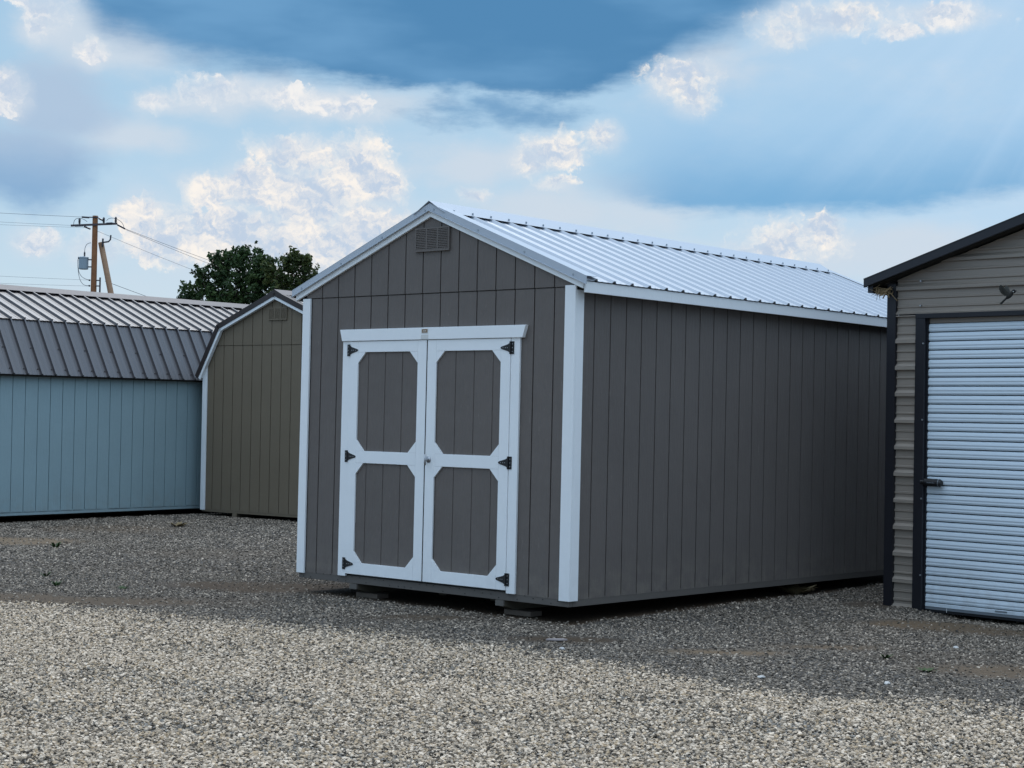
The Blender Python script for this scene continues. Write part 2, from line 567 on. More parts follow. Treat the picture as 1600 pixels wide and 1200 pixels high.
SHEDKEEP = [(-1.857, 15.18, math.cos(-.7184), math.sin(-.7184), 3.08, 6.1),
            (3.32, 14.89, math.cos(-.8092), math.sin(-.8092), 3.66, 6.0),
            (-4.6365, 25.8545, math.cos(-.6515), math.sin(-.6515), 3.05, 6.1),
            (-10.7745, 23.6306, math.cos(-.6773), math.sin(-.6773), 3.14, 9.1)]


# (x, y, rx, ry, strength, tint)   tint 0 = dark damp earth, 1 = pale dust
DIRT = [(-1.95, 15.5, 1.25, .62, 1.0, 0.12), (-1.25, 15.05, .7, .4, .8, .15), (-3.7, 14.25, 1.5, .55, .8, .35), (-2.6, 14.3, 1.0, .5, .45, .3),
        (-.57, 13.44, .55, .3, .75, .3), (.4, 12.3, .6, .22, .85, .15), (1.55, 11.75, .55, .20, .9, .75), (2.15, 12.1, .6, .22, .8, .6),
        (3.35, 13.55, .7, .38, 1.0, .55), (4.1, 13.2, .8, .4, .9, .45), (3.35, 11.05, .7, .42, .75, .5), (3.0, 11.7, .8, .3, .35, .45),
        (-5.8, 20.35, 1.2, .8, .8, .85), (-5.3, 22.6, 1.3, 1.0, .6, .5), (-3.3, 19.0, 1.2, .9, .45, .6), (-4.2, 17.2, 2.5, .5, .3, .5),
        (3.1, 14.9, .35, .35, .7, .2), (0.2, 12.95, .5, .25, .4, .3), (2.55, 16.5, .6, 1.3, .5, .4)]


def dirt_and_shade(x, y):
    d, tt, ww = 0.0, 0.0, 1e-6
    nx = mnoise.noise(Vector((x * 1.3, y * 1.3, 2.0))) * 0.45 + mnoise.noise(Vector((x * 4, y * 4, 5.0))) * 0.22
    for (cx, cy, rx, ry, s, t) in DIRT:
        q = math.hypot((x - cx) / rx, (y - cy) / ry) + nx
        m = max(0.0, min(1.0, (1.25 - q) / 0.8)) * s
        d = max(d, m)
        tt += t * m
        ww += m
    for (ox, oy, c, s, w, l) in SHEDKEEP:          # bare earth under the buildings, darkened to stand in for their shade
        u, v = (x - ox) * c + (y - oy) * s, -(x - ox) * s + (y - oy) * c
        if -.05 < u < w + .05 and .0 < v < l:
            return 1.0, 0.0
    return d, tt / ww


def gheight(x, y):
    if y > 60 or abs(x) > 40 or y < -10:
        return GZ
    h = GZ + 0.012 * mnoise.noise(Vector((x * 0.5, y * 0.5, 0))) + 0.006 * mnoise.noise(Vector((x * 2, y * 2, 3)))
    # loose gravel lies a little prouder than the packed yard behind it
    b = ybound(x) - y
    h += 0.012 * max(0.0, min(1.0, b / 0.5 + 0.5))
    # washed-out hollow before the roll-up door
    u, v = (x - 3.32) * .6901 - (y - 14.89) * .7237, (x - 3.32) * .7237 + (y - 14.89) * .6901
    if .2 < u < 3.6:
        h -= .055 * min(1.0, (u - .2) / .5) * math.exp(-((v + .05) / .45) ** 2)
    return h


def paleval(x, y):
    b = ybound(x) - y + 0.34 * mnoise.noise(Vector((x * 0.9, y * 0.9, 9))) + 0.26 * mnoise.noise(Vector((x * 3.5, y * 3.5, 4)))
    return max(0.0, min(1.0, b / 0.75 + 0.5))


def axis(fine0, fine1, step, far):
    a = []
    t = fine0
    while t < fine1:
        a.append(t)
        t += step
    a.append(fine1)
    g = step
    lo, hi = fine0, fine1
    while hi < far:
        g *= 1.45
        hi += g
        lo -= g
        a.append(hi)
        a.insert(0, lo)
    return a


gx = axis(-9.0, 6.5, 0.11, 900)
gy = axis(5.5, 27.0, 0.13, 900)
gv, gf, gd = [], [], []
for y in gy:
    for x in gx:
        gv.append((x, y, gheight(x, y)))
        d, t = dirt_and_shade(x, y)
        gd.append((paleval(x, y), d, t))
nxg = len(gx)
for j in range(len(gy) - 1):
    for i in range(nxg - 1):
        gf.append((j * nxg + i, j * nxg + i + 1, (j + 1) * nxg + i + 1, (j + 1) * nxg + i))
gme = bpy.data.meshes.new('ground')
gme.from_pydata(gv, [], gf)
for p in gme.polygons:
    p.use_smooth = True
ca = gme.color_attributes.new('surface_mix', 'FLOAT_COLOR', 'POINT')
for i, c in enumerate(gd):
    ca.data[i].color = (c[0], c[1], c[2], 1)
ground = bpy.data.objects.new('ground', gme)
COL.objects.link(ground)
ground['kind'] = 'structure'
gm, N, b = principled('gravel_ground')
pos = N.node('ShaderNodeNewGeometry').outputs['Position']
at = N.node('ShaderNodeAttribute', attribute_name='surface_mix')
pl, di, ti = N.sep(at.outputs['Color'])
vn = N.node('ShaderNodeTexVoronoi')
N.put(vn.inputs['Vector'], pos)
vn.inputs['Scale'].default_value = 82
cellr, cellg, cellb = N.sep(vn.outputs['Color'])
greyc = N.ramp(cellr, [(0.0, (0.07, 0.063, 0.056, 1)), (0.35, (0.125, 0.113, 0.10, 1)), (0.7, (0.17, 0.155, 0.138, 1)), (1.0, (0.26, 0.24, 0.215, 1))])
palec = N.ramp(cellr, [(0.0, (0.06, 0.053, 0.045, 1)), (0.30, (0.18, 0.163, 0.14, 1)), (0.65, (0.34, 0.315, 0.275, 1)), (1.0, (0.52, 0.485, 0.43, 1))])
edge_d = N.smooth(vn.outputs['Distance'], 0.25, 0.75, 1.0, 0.35)
palec = N.mix(1.0, palec, N.xyz(edge_d, edge_d, edge_d), 'MULTIPLY')
greyc = N.mix(1.0, greyc, N.xyz(edge_d, edge_d, edge_d), 'MULTIPLY')
c = N.mix(pl, greyc, palec)
n_l = N.noise(pos, 0.7, 4, 0.6)
dirt_shade_c = N.mix(ti, (0.050, 0.033, 0.020, 1), (0.18, 0.130, 0.082, 1))
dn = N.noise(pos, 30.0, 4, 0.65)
dirt_shade_c = N.mix(1.0, dirt_shade_c, N.ramp(dn, [(0.3, (0.65, 0.65, 0.65, 1)), (0.7, (1.3, 1.3, 1.3, 1))]), 'MULTIPLY')
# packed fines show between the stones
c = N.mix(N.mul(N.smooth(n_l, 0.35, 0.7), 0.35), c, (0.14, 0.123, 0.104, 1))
c = N.mix(N.mn(N.mul(di, 1.15), 1.0), c, dirt_shade_c)
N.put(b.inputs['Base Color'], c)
b.inputs['Roughness'].default_value = 0.9
b.inputs['Specular IOR Level'].default_value = 0.2
bp = N.node('ShaderNodeBump')
bp.inputs['Strength'].default_value = 0.9
bp.inputs['Distance'].default_value = 0.012
N.put(bp.inputs['Height'], N.sub(1.0, N.mul(vn.outputs['Distance'], N.sub(1.0, N.mul(di, 0.7)))))
N.nt.links.new(bp.outputs[0], b.inputs['Normal'])
gme.materials.append(gm)


# ------------------------------------------------------------------ gravel: real stones, scattered
def stone_mat(name, stops):
    m, N, b = principled(name)
    oi = N.node('ShaderNodeObjectInfo')
    c = N.ramp(oi.outputs['Random'], stops, 'CONSTANT')
    t = N.node('ShaderNodeTexCoord').outputs['Object']
    n = N.noise(t, 3.0, 3, 0.6)
    k = N.fma(N.sub(n, 0.5), 0.5, 1.0)
    c = N.mix(1.0, c, N.xyz(k, k, k), 'MULTIPLY')
    N.put(b.inputs['Base Color'], c)
    b.inputs['Roughness'].default_value = 0.85
    b.inputs['Specular IOR Level'].default_value = 0.25
    return m


def gs(v, w=0.0):
    return (v * (1 + w * .9), v * (1 - w * .20), v * (1 - w * 1.32), 1)


M_pale = stone_mat('pale_limestone_stone', [(0.0, gs(0.046, 0.21)), (.10, gs(0.109, 0.24)), (.20, gs(0.228, 0.24)), (.32, gs(0.347, 0.23)), (.46, gs(0.456, 0.23)),
                                            (.60, gs(0.575, 0.20)), (.74, gs(0.383, 0.29)), (.83, gs(0.283, 0.20)), (.88, gs(0.674, 0.20)), (.95, gs(0.329, 0.32))])
M_grey = stone_mat('grey_yard_stone', [(0.0, gs(0.039, 0.17)), (.14, gs(0.086, 0.18)), (.30, gs(0.140, 0.19)), (.48, gs(0.195, 0.18)), (.66, gs(0.250, 0.18)),
                                       (.80, gs(0.117, 0.23)), (.88, gs(0.336, 0.18)), (.96, gs(0.453, 0.18))])


def gravel_nodes(name, mat, dens, size, seed):
    ng = bpy.data.node_groups.new(name, 'GeometryNodeTree')
    ng.interface.new_socket('Geometry', in_out='INPUT', socket_type='NodeSocketGeometry')
    ng.interface.new_socket('Geometry', in_out='OUTPUT', socket_type='NodeSocketGeometry')
    nn, ll = ng.nodes, ng.links
    gi, go = nn.new('NodeGroupInput'), nn.new('NodeGroupOutput')
    dp = nn.new('GeometryNodeDistributePointsOnFaces')
    na = nn.new('GeometryNodeInputNamedAttribute')
    na.data_type = 'FLOAT'
    na.inputs[0].default_value = 'density'
    mu = nn.new('ShaderNodeMath')
    mu.operation = 'MULTIPLY'
    mu.inputs[1].default_value = dens
    ll.new(na.outputs[0], mu.inputs[0])
    ll.new(gi.outputs[0], dp.inputs['Mesh'])
    ll.new(mu.outputs[0], dp.inputs['Density'])
    dp.inputs['Seed'].default_value = seed
    jn = nn.new('GeometryNodeJoinGeometry')
    for k in range(6):
        ic = nn.new('GeometryNodeMeshIcoSphere')
        ic.inputs['Radius'].default_value = 0.5
        ic.inputs['Subdivisions'].default_value = 2
        sp = nn.new('GeometryNodeSetPosition')
        ps = nn.new('GeometryNodeInputPosition')
        ad = nn.new('ShaderNodeVectorMath')
        ad.operation = 'ADD'
        ad.inputs[1].default_value = (k * 7.3, k * 3.1, seed)
        nz_ = nn.new('ShaderNodeTexNoise')
        nz_.inputs['Scale'].default_value = 1.7
        nz_.inputs['Detail'].default_value = 2
        sb = nn.new('ShaderNodeVectorMath')
        sb.operation = 'SUBTRACT'
        sb.inputs[1].default_value = (.5, .5, .5)
        sl = nn.new('ShaderNodeVectorMath')
        sl.operation = 'SCALE'
        sl.inputs['Scale'].default_value = 1.0
        ll.new(ps.outputs[0], ad.inputs[0])
        ll.new(ad.outputs[0], nz_.inputs['Vector'])
        ll.new(nz_.outputs['Color'], sb.inputs[0])
        ll.new(sb.outputs[0], sl.inputs[0])
        ll.new(ic.outputs[0], sp.inputs['Geometry'])
        ll.new(sl.outputs[0], sp.inputs['Offset'])
        tr = nn.new('GeometryNodeTransform')
        tr.inputs['Scale'].default_value = ((1.15, .85, .62), (1, .9, .75), (1.3, .7, .55), (1, 1, .6), (.9, .75, .8), (1.2, .95, .5))[k]
        ll.new(sp.outputs[0], tr.inputs[0])
        sm = nn.new('GeometryNodeSetMaterial')
        sm.inputs['Material'].default_value = mat
        ll.new(tr.outputs[0], sm.inputs[0])
        g2i = nn.new('GeometryNodeGeometryToInstance')
        ll.new(sm.outputs[0], g2i.inputs[0])
        ll.new(g2i.outputs[0], jn.inputs[0])
    ip = nn.new('GeometryNodeInstanceOnPoints')
    ip.inputs['Pick Instance'].default_value = True
    ll.new(dp.outputs['Points'], ip.inputs['Points'])
    ll.new(jn.outputs[0], ip.inputs['Instance'])
    ri = nn.new('FunctionNodeRandomValue')
    ri.data_type = 'INT'
    ri.inputs[4].default_value = 0
    ri.inputs[5].default_value = 5
    ll.new(ri.outputs[2], ip.inputs['Instance Index'])
    rv = nn.new('FunctionNodeRandomValue')
    rv.data_type = 'FLOAT_VECTOR'
    rv.inputs[0].default_value = (-.55, -.55, 0)
    rv.inputs[1].default_value = (.55, .55, 6.283)
    ll.new(rv.outputs[0], ip.inputs['Rotation'])
    rs = nn.new('FunctionNodeRandomValue')
    rs.data_type = 'FLOAT'
    rs.inputs[2].default_value = size[0]
    rs.inputs[3].default_value = size[1]
    rs.inputs['Seed'].default_value = 3
    pw = nn.new('ShaderNodeMath')
    pw.operation = 'POWER'
    pw.inputs[1].default_value = 1.7
    rs.inputs[2].default_value = 0.0
    rs.inputs[3].default_value = 1.0
    ll.new(rs.outputs[1], pw.inputs[0])
    mr = nn.new('ShaderNodeMath')
    mr.operation = 'MULTIPLY_ADD'
    mr.inputs[1].default_value = size[1] - size[0]
    mr.inputs[2].default_value = size[0]
    ll.new(pw.outputs[0], mr.inputs[0])
    ll.new(mr.outputs[0], ip.inputs['Scale'])
    ll.new(ip.outputs[0], go.inputs[0])
    return ng


# footprints where no stones are needed


def footprint(x, y):
    for (ox, oy, c, s, w, l) in SHEDKEEP:
        rx, ry = x - ox, y - oy
        u, v = rx * c + ry * s, -rx * s + ry * c
        if 0.05 < u < w - 0.05 and 0.12 < v < l:
            return True
    return False


def gravel(name, label, mat, dens, size, y0, y1, step, dfun, seed):
    vs, fs, idx, dn = [], [], {}, []

    def vid(i, j):
        if (i, j) not in idx:
            x, y = i * step, y0 + j * step
            idx[(i, j)] = len(vs)
            vs.append((x, y, gheight(x, y) + 0.003))
            dn.append(dfun(x, y))
        return idx[(i, j)]
    ny = int((y1 - y0) / step)
    for j in range(ny):
        yc = y0 + (j + .5) * step
        hw = 0.325 * yc + 1.7
        n = int(hw / step)
        for i in range(-n, n):
            xc = (i + .5) * step
            if dfun(xc, yc) <= 0.01 or footprint(xc, yc):
                continue
            fs.append((vid(i, j), vid(i + 1, j), vid(i + 1, j + 1), vid(i, j + 1)))
    me = bpy.data.meshes.new(name)
    me.from_pydata(vs, [], fs)
    a = me.attributes.new('density', 'FLOAT', 'POINT')
    a.data.foreach_set('value', dn)
    me.materials.append(mat)
    o = bpy.data.objects.new(name, me)
    COL.objects.link(o)
    md = o.modifiers.new('scatter', 'NODES')
    md.node_group = gravel_nodes(name, mat, dens, size, seed)
    return tag(o, label, 'gravel', kind='stuff')


def streak(x, y):
    # ruts and thin places running along the edge of the loose gravel
    u, v = x * 0.80 - y * 0.60, x * 0.60 + y * 0.80
    return mnoise.noise(Vector((u * 0.35, v * 1.6, 1.0))) + 0.5 * mnoise.noise(Vector((x * 1.8, y * 1.8, 7.0)))


def track(x, y):
    # wheel tracks that follow the edge of the loose gravel and cross before the garage
    t = 0.0
    b = ybound(x) - y
    for off, w in ((-.75, .22), (-2.35, .24), (1.2, .26), (2.75, .28)):
        q = (b - off + .18 * mnoise.noise(Vector((x * .5, 3.3, off)))) / w
        t = max(t, math.exp(-q * q) * (.55 + .45 * mnoise.noise(Vector((x * .9, y * .9, off * 2)))))
    return max(0.0, min(1.0, t))


def d_pale(x, y):
    p = paleval(x, y)
    return p * max(0.30, min(1.2, 0.92 + 0.75 * streak(x, y))) * (1 - .45 * track(x, y))


def d_grey(x, y):
    p = 1 - paleval(x, y)
    d, t = dirt_and_shade(x, y)
    return p * max(0.10, 1 - 1.25 * d) * max(0.45, min(1.2, 0.85 + 0.5 * streak(x, y))) * (1 - .62 * track(x, y))


gravel('pale_gravel', 'loose pale limestone gravel covering the near part of the yard', M_pale, 5900, (.006, .0235), 6.3, 15.5, 0.10, d_pale, 1)
gravel('grey_gravel', 'packed darker grey gravel in front of and between the sheds', M_grey, 3300, (.006, .021), 8.2, 16.6, 0.12, d_grey, 2)
gravel('grey_gravel', 'grey gravel spread out to the foot of the blue and olive sheds', M_grey, 1400, (.011, .028), 16.6, 27.5, 0.2,
       lambda x, y: d_grey(x, y) if x < .5 or (y < 19 and x < 4.5) else 0.0, 3)

# ------------------------------------------------------------------ sheds
G = 0.2032


def clip_top(x0, x1, z0, ztop, xk):
    """board outline (x,z) whose head follows ztop(x); xk = break points of ztop"""
    xs = [x0] + [k for k in xk if x0 + 1e-4 < k < x1 - 1e-4] + [x1]
    return [(x0, z0), (x1, z0)] + [(x, ztop(x)) for x in reversed(xs)]


def ribs(s0, s1, pitch, n_minor, h):
    """cross profile of ribbed sheet along its width s: list of (s, height)"""
    pts = []
    bw_ = .009 if h > .025 else 0.0      # the brown sheets have steeper ribs
    k0 = math.floor(s0 / pitch) - 1
    k1 = math.ceil(s1 / pitch) + 1
    raw = []
    for k in range(k0, k1):
        c = k * pitch
        raw += [(c - .026 + bw_, 0), (c - .010, h), (c + .010, h), (c + .026 - bw_, 0)]
        for j in range(1, n_minor + 1):
            m = c + pitch * j / (n_minor + 1)
            raw += [(m - .014, 0), (m - .007, h * .10), (m + .007, h * .10), (m + .014, 0)]

    def at(s):
        for (a, ha), (b2, hb) in zip(raw, raw[1:]):
            if a <= s <= b2:
                return ha + (hb - ha) * (s - a) / max(1e-9, b2 - a)
        return 0
    pts = [(s0, at(s0))] + [q for q in raw if s0 < q[0] < s1] + [(s1, at(s1))]
    return pts


def sheet(name, mat, parent, a, bq, y0, y1, phase, h=0.019, pitch=0.2286, nm=2, th=0.004, t0=0.0, t1=1.0):
    """ribbed metal sheet lying between eave point a=(x,z) and ridge point b=(x,z), from y0 to y1"""
    ax, az = a
    bx_, bz = bq
    L = math.hypot(bx_ - ax, bz - az)
    nx_, nz_ = -(bz - az) / L, (bx_ - ax) / L
    if nz_ < 0:
        nx_, nz_ = -nx_, -nz_
    pr = ribs(y0 - phase, y1 - phase, pitch, nm, h)
    vs, fs = [], []
    for (s, hh) in pr:
        for (t, off) in ((t0, hh), (t1, hh), (t1, hh - th), (t0, hh - th)):
            vs.append((ax + (bx_ - ax) * t + nx_ * off, s + phase, az + (bz - az) * t + nz_ * off))
    n = len(pr)
    for i in range(n - 1):
        for k in range(4):
            k2 = (k + 1) % 4
            fs.append((i * 4 + k, i * 4 + k2, (i + 1) * 4 + k2, (i + 1) * 4 + k))
    fs.append((3, 2, 1, 0))
    fs.append(tuple((n - 1) * 4 + k for k in range(4)))
    return MB().add(vs, fs).build(name, mat, parent)


def slope_screws(parent, mat, a, bq, y0, y1, phase, ts, pitch=0.2286, name='screws', skip=1, r=0.009, side=0.04):
    ax, az = a
    bx_, bz = bq
    L = math.hypot(bx_ - ax, bz - az)
    nx_, nz_ = -(bz - az) / L, (bx_ - ax) / L
    if nz_ < 0:
        nx_, nz_ = -nx_, -nz_
    mb = MB()
    k = 0
    y = phase + math.ceil((y0 - phase) / pitch) * pitch
    while y < y1 - .05:
        for ti, (t, every) in enumerate(ts):
            if k % every == 0:
                p = Vector((ax + (bx_ - ax) * t, y + side, az + (bz - az) * t))
                nrm = Vector((nx_, 0, nz_))
                mb.tube([p, p + nrm * 0.009], r, 6)
        k += 1
        y += pitch
    return mb.build(name, mat, parent, kind='stuff')


def siding_strip(parent, mat, edges, y0, y1, z0, ztop, xk=(), name='siding_board', gap=0.0058, holes=(), ax='y', plane=0.0):
    """boards between successive groove positions; holes = (x0,x1,z0,z1) the boards are cut round"""
    for x0, x1 in zip(edges, edges[1:]):
        a, b2 = x0 + gap, x1 - gap
        if b2 - a < 0.012:
            continue
        spans = [(z0, None)]
        for (hx0, hx1, hz0, hz1) in holes:
            if a >= hx0 - 1e-3 and b2 <= hx1 + 1e-3:
                spans = [(hz1, None)] if hz0 <= z0 else [(z0, hz0), (hz1, None)]
        for (s0, s1) in spans:
            zt = (lambda x: s1) if s1 is not None else ztop
            poly = clip_top(a, b2, s0, zt, xk)
            if min(p[1] for p in poly[2:]) < s0:
                poly = [(px, max(pz, s0)) for px, pz in poly]
            if max(p[1] for p in poly) - s0 < 0.01:
                continue
            MB().prism(poly, y0, y1, ax).build(name, mat, parent)


def edges_between(x0, x1, first, pitch):
    e = [x0]
    k = math.floor((x0 - first) / pitch)
    x = first + k * pitch
    while x < x1 - 0.02:
        if x > x0 + 0.02:
            e.append(x)
        x += pitch
    e.append(x1)
    return e


# ---- the charcoal shed with double doors
WM, LM = 3.083, 6.10
main = thing('storage_shed', 'dark grey shed with white trim, double doors and white metal roof, nearest of the sheds', 'shed',
             (-1.8586, 15.1831, 0), (-0.0075, 0, -0.7184))
RX, SL = 1.541, 0.398
MZ = 2.622          # seam between wall and gable siding
RZ = 3.328          # underside of the roof sheets at the ridge
gab = lambda x: 3.325 - 0.392 * abs(x - RX) - 0.02
core = [(0.02, 0.235), (WM - 0.02, 0.235), (WM - 0.02, gab(WM - .02) - 0.01), (RX, gab(RX) - 0.012), (0.02, gab(.02) - 0.01)]
MB().prism(core, 0.024, LM, 'y').build('wall', M_char, main)
# floor rim and skids
box('floor_rim', M_rim, main, 0.008, WM - 0.008, 0.006, 0.05, 0.168, 0.232, 0.002)
box('floor_rim', M_rim, main, WM - 0.05, WM - 0.006, 0.052, LM, 0.168, 0.232, 0.002)
box('floor_rim', M_rim, main, 0.006, 0.05, 0.052, LM, 0.168, 0.232, 0.002)
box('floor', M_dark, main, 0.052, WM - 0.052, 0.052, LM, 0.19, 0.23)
nails = MB()
for i in range(34):
    x = 0.08 + i * 0.088 + random.uniform(-.02, .02)
    zz = random.choice((0.185, 0.207, 0.222))
    nails.tube([(x, 0.0075, zz), (x, 0.003, zz)], 0.0045, 6)
nails.build('nails', M_hinge, main, kind='stuff')
for sx in (0.665, 1.24, 1.83, 2.335):
    prof = [(0.0, 0.167), (LM, 0.167), (LM, 0.085), (0.14, 0.085), (0.05, 0.112), (0.0, 0.122)]
    if 1 < sx < 2:
        prof = [(0.5, 0.167), (LM, 0.167), (LM, 0.085), (0.5, 0.085)]
    sk_o = MB().prism(prof, sx, sx + 0.085, 'x').build('skid', M_skid, main, 0.002)
    if not 1 < sx < 2:
        box('skid_end', M_skidend, main, sx - 0.001, sx + 0.086, -0.003, 0.012, 0.122, 0.1665)
# boards
fe = [WM - (0.2112 + i * G) for i in range(-1, 16)][::-1]
fe = [x for x in fe if 0.05 < x < WM - 0.05]
DX0, DX1, DZ1 = 0.525, 2.545, 2.30
be = sorted(set([0.095] + fe + [WM - 0.095]))
for x0, x1 in zip(be, be[1:]):
    a, b2, zt = x0 + .0058, x1 - .0058, MZ - .004
    if b2 < DX0 or a > DX1:
        poly = [(a, .222), (b2, .222), (b2, zt), (a, zt)]
    elif a < DX0:
        poly = [(a, .222), (DX0, .222), (DX0, DZ1), (b2, DZ1), (b2, zt), (a, zt)]
    elif b2 > DX1:
        poly = [(a, DZ1), (DX1, DZ1), (DX1, .222), (b2, .222), (b2, zt), (a, zt)]
    else:
        poly = [(a, DZ1), (b2, DZ1), (b2, zt), (a, zt)]
    MB().prism(poly, 0.004, 0.022).build('siding_board', M_char, main)
gb = [0.03] + [x for x in fe if x > .06] + [WM - 0.03]
siding_strip(main, M_char, gb, -0.001, 0.022, MZ + 0.004, gab, (RX,))
se = edges_between(0.10, LM - 0.02, 0.2458, G)
for v0, v1 in zip(se, se[1:]):
    zt = 2.70
    MB().prism([(v0 + .0058, .222), (v1 - .0058, .222), (v1 - .0058, zt), (v0 + .0058, zt)], WM - 0.024, WM - 0.004, 'x').build('siding_board', M_char, main)
# corner boards, each face one board
box('corner_board', M_white, main, -0.004, 0.092, -0.016, 0.004, 0.213, 2.621, 0.002)
box('corner_board', M_white, main, WM - 0.092, WM + 0.012, -0.016, 0.004, 0.213, 2.634, 0.002)
box('corner_board', M_white, main, WM - 0.004, WM + 0.012, 0.005, 0.094, 0.213, 2.60, 0.002)
box('corner_board', M_white, main, -0.012, 0.004, 0.005, 0.094, 0.213, 2.60, 0.002)
# roof
NS = 7
RY0, RY1 = -0.020, LM + 0.12
for sgn in (1, -1):
    ev = (RX + sgn * 1.66, RZ - SL * 1.66)
    rg = (RX, RZ)
    step_ = 0.9144
    y = RY0
    while y < RY1 - 0.05:
        y2 = min(y + step_, RY1)
        sheet('roof_panel', M_roofw, main, ev, rg, y + 0.0005, y2 - 0.0005, RY0 + 0.12, h=.0185)
        y = y2
    slope_screws(main, M_screw, ev, rg, RY0 + .1, RY1, RY0 + 0.12, [(0.02, 1), (0.5, 2), (0.93, 2)], side=0.045)
    # fascia along the eave, rafter-tail box behind it
    xf0, xf1 = (RX + sgn * 1.630, RX + sgn * 1.648)
    zf = RZ - SL * 1.648
    MB().box(min(xf0, xf1), max(xf0, xf1), RY0 + 0.012, RY1 - 0.02, zf - (0.098 if sgn > 0 else 0.068), zf - 0.012).build('fascia', M_white, main, 0.0015)
    xs0, xs1 = sorted((RX + sgn * (WM / 2 - 0.005), RX + sgn * 1.628))
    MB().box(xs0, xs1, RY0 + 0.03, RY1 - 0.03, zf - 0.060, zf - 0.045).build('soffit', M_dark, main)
    # rake: white board below, folded metal trim above
    for (ya, yb, nm_) in ((RY0 - 0.004, RY0 + 0.0185, 0), (RY1 - 0.018, RY1 + 0.004, 1)):
        xa, xb = RX, RX + sgn * 1.628
        zz = lambda x, o: RZ - SL * abs(x - RX) + o
        MB().prism([(xa, zz(xa, -.075)), (xb, zz(xb, -.075)), (xb, zz(xb, -.006)), (xa, zz(xa, -.006))], ya, yb).build('rake_board', M_white, main, 0.0015)
        xb2 = RX + sgn * 1.672
        yo = -0.010 if nm_ == 0 else 0.010
        y_0, y_1 = (ya - 0.012, ya - 0.0035) if nm_ == 0 else (yb + 0.0035, yb + 0.012)
        mb = MB().prism([(xa, zz(xa, -.022)), (xb2, zz(xb2, -.022)), (xb2, zz(xb2, .034 if nm_ == 0 else .019)), (xa, zz(xa, .034 if nm_ == 0 else .019))], y_0, y_1)
        yi = y_1 + 0.125 if nm_ == 0 else y_0 - 0.125
        ylo, yhi = min(y_0, yi), max(y_0, yi)
        t0_, t1_ = (.0345, .038) if nm_ == 0 else (.0195, .0225)
        mb.prism([(xa, zz(xa, t0_)), (xb2, zz(xb2, t0_)), (xb2, zz(xb2, t1_)), (xa, zz(xa, t1_))], ylo, yhi)
        # little outward drip lip
        mb.prism([(xa, zz(xa, -.028)), (xb2, zz(xb2, -.028)), (xb2, zz(xb2, -.0225)), (xa, zz(xa, -.0225))], y_0 - 0.012 if nm_ == 0 else y_0, y_1 if nm_ == 0 else y_1 + 0.012)
        rt = mb.build('rake_trim', M_roofw, main, 0.001)
    sc_ = MB()
    for t in (0.03, 0.33, 0.63, 0.93):
        xx = RX + sgn * 1.66 * t
        zc = RZ - SL * abs(xx - RX) + 0.0
        sc_.tube([(xx, RY0 - 0.020, zc), (xx, RY0 - 0.0135, zc)], 0.009, 6)
    sc_.build('screws', M_screw, main, kind='stuff')
# ridge cap resting on the ribs
cap = MB()
for sgn in (1, -1):
    p0 = (RX, RZ + 0.057)
    p1 = (RX + sgn * 0.165, RZ - SL * 0.165 + 0.0240)
    p2_ = (RX + sgn * 0.178, RZ - SL * 0.178 + 0.0220)
    poly = [p0, p1, p2_, (p1[0], p1[1] - 0.0025), (RX, RZ + 0.053)]
    cap.prism(poly, RY0 - 0.026, RY1 - 0.10)
cap.build('ridge_cap', M_roofw, main)
rs_ = MB()
yy = RY0 + 0.12
while yy < RY1 - .15:
    for sgn in (1, -1):
        rs_.tube([(RX + sgn * .15, yy, RZ - SL * .15 + .026), (RX + sgn * .152, yy, RZ - SL * .15 + .042)], .008, 6)
    yy += .2286
rs_.build('screws', M_screw, main, kind='stuff')


# gable vent
def gable_vent(parent, mat, x0, x1, z0, z1, y, ncol=3, nl=12):
    v = MB().box(x0, x1, y - 0.010, y, z0, z1)
    v = v.build('gable_vent', mat, parent, 0.002)
    fr = MB()
    bw = 0.014
    fr.box(x0, x1, y - .020, y - .0105, z0, z0 + bw)
    fr.box(x0, x1, y - .020, y - .0105, z1 - bw, z1)
    cw = (x1 - x0 - bw) / ncol
    for i in range(ncol + 1):
        xx = x0 + i * cw
        fr.box(xx, xx + bw, y - .020, y - .0105, z0 + bw + .0005, z1 - bw - .0005)
    fr.build('vent_frame', mat, v)
    lo = MB()
    zs = (z1 - z0 - 2 * bw) / nl
    for i in range(ncol):
        xa, xb = x0 + i * cw + bw + .001, x0 + (i + 1) * cw - .001
        for k in range(nl):
            zz = z0 + bw + k * zs
            lo.prism([(y - .0205, zz + zs * .05), (y - .0108, zz + zs * .35), (y - .0108, zz + zs * .80), (y - .0205, zz + zs * .58)], xa, xb, 'x')
    lo.build('louvres', mat, v, kind='stuff')
    return v


gable_vent(main, M_char, 1.366, 1.757, 2.968, 3.166, -0.0015)

# door surround
hdr = [(0.528, 2.239), (2.582, 2.239), (2.614, 2.338), (0.500, 2.338)]
MB().prism(hdr, -0.034, 0.003).build('door_header', M_white, main, 0.002)
box('door_jamb', M_white, main, 0.527, 0.620, -0.018, 0.0035, 0.226, 2.2385, 0.002)
box('door_jamb', M_white, main, 2.4545, 2.545, -0.018, 0.0035, 0.226, 2.2385, 0.002)
box('door_stop', M_hinge, main, 0.622, 2.452, 0.018, 0.0235, 0.236, 2.2995)


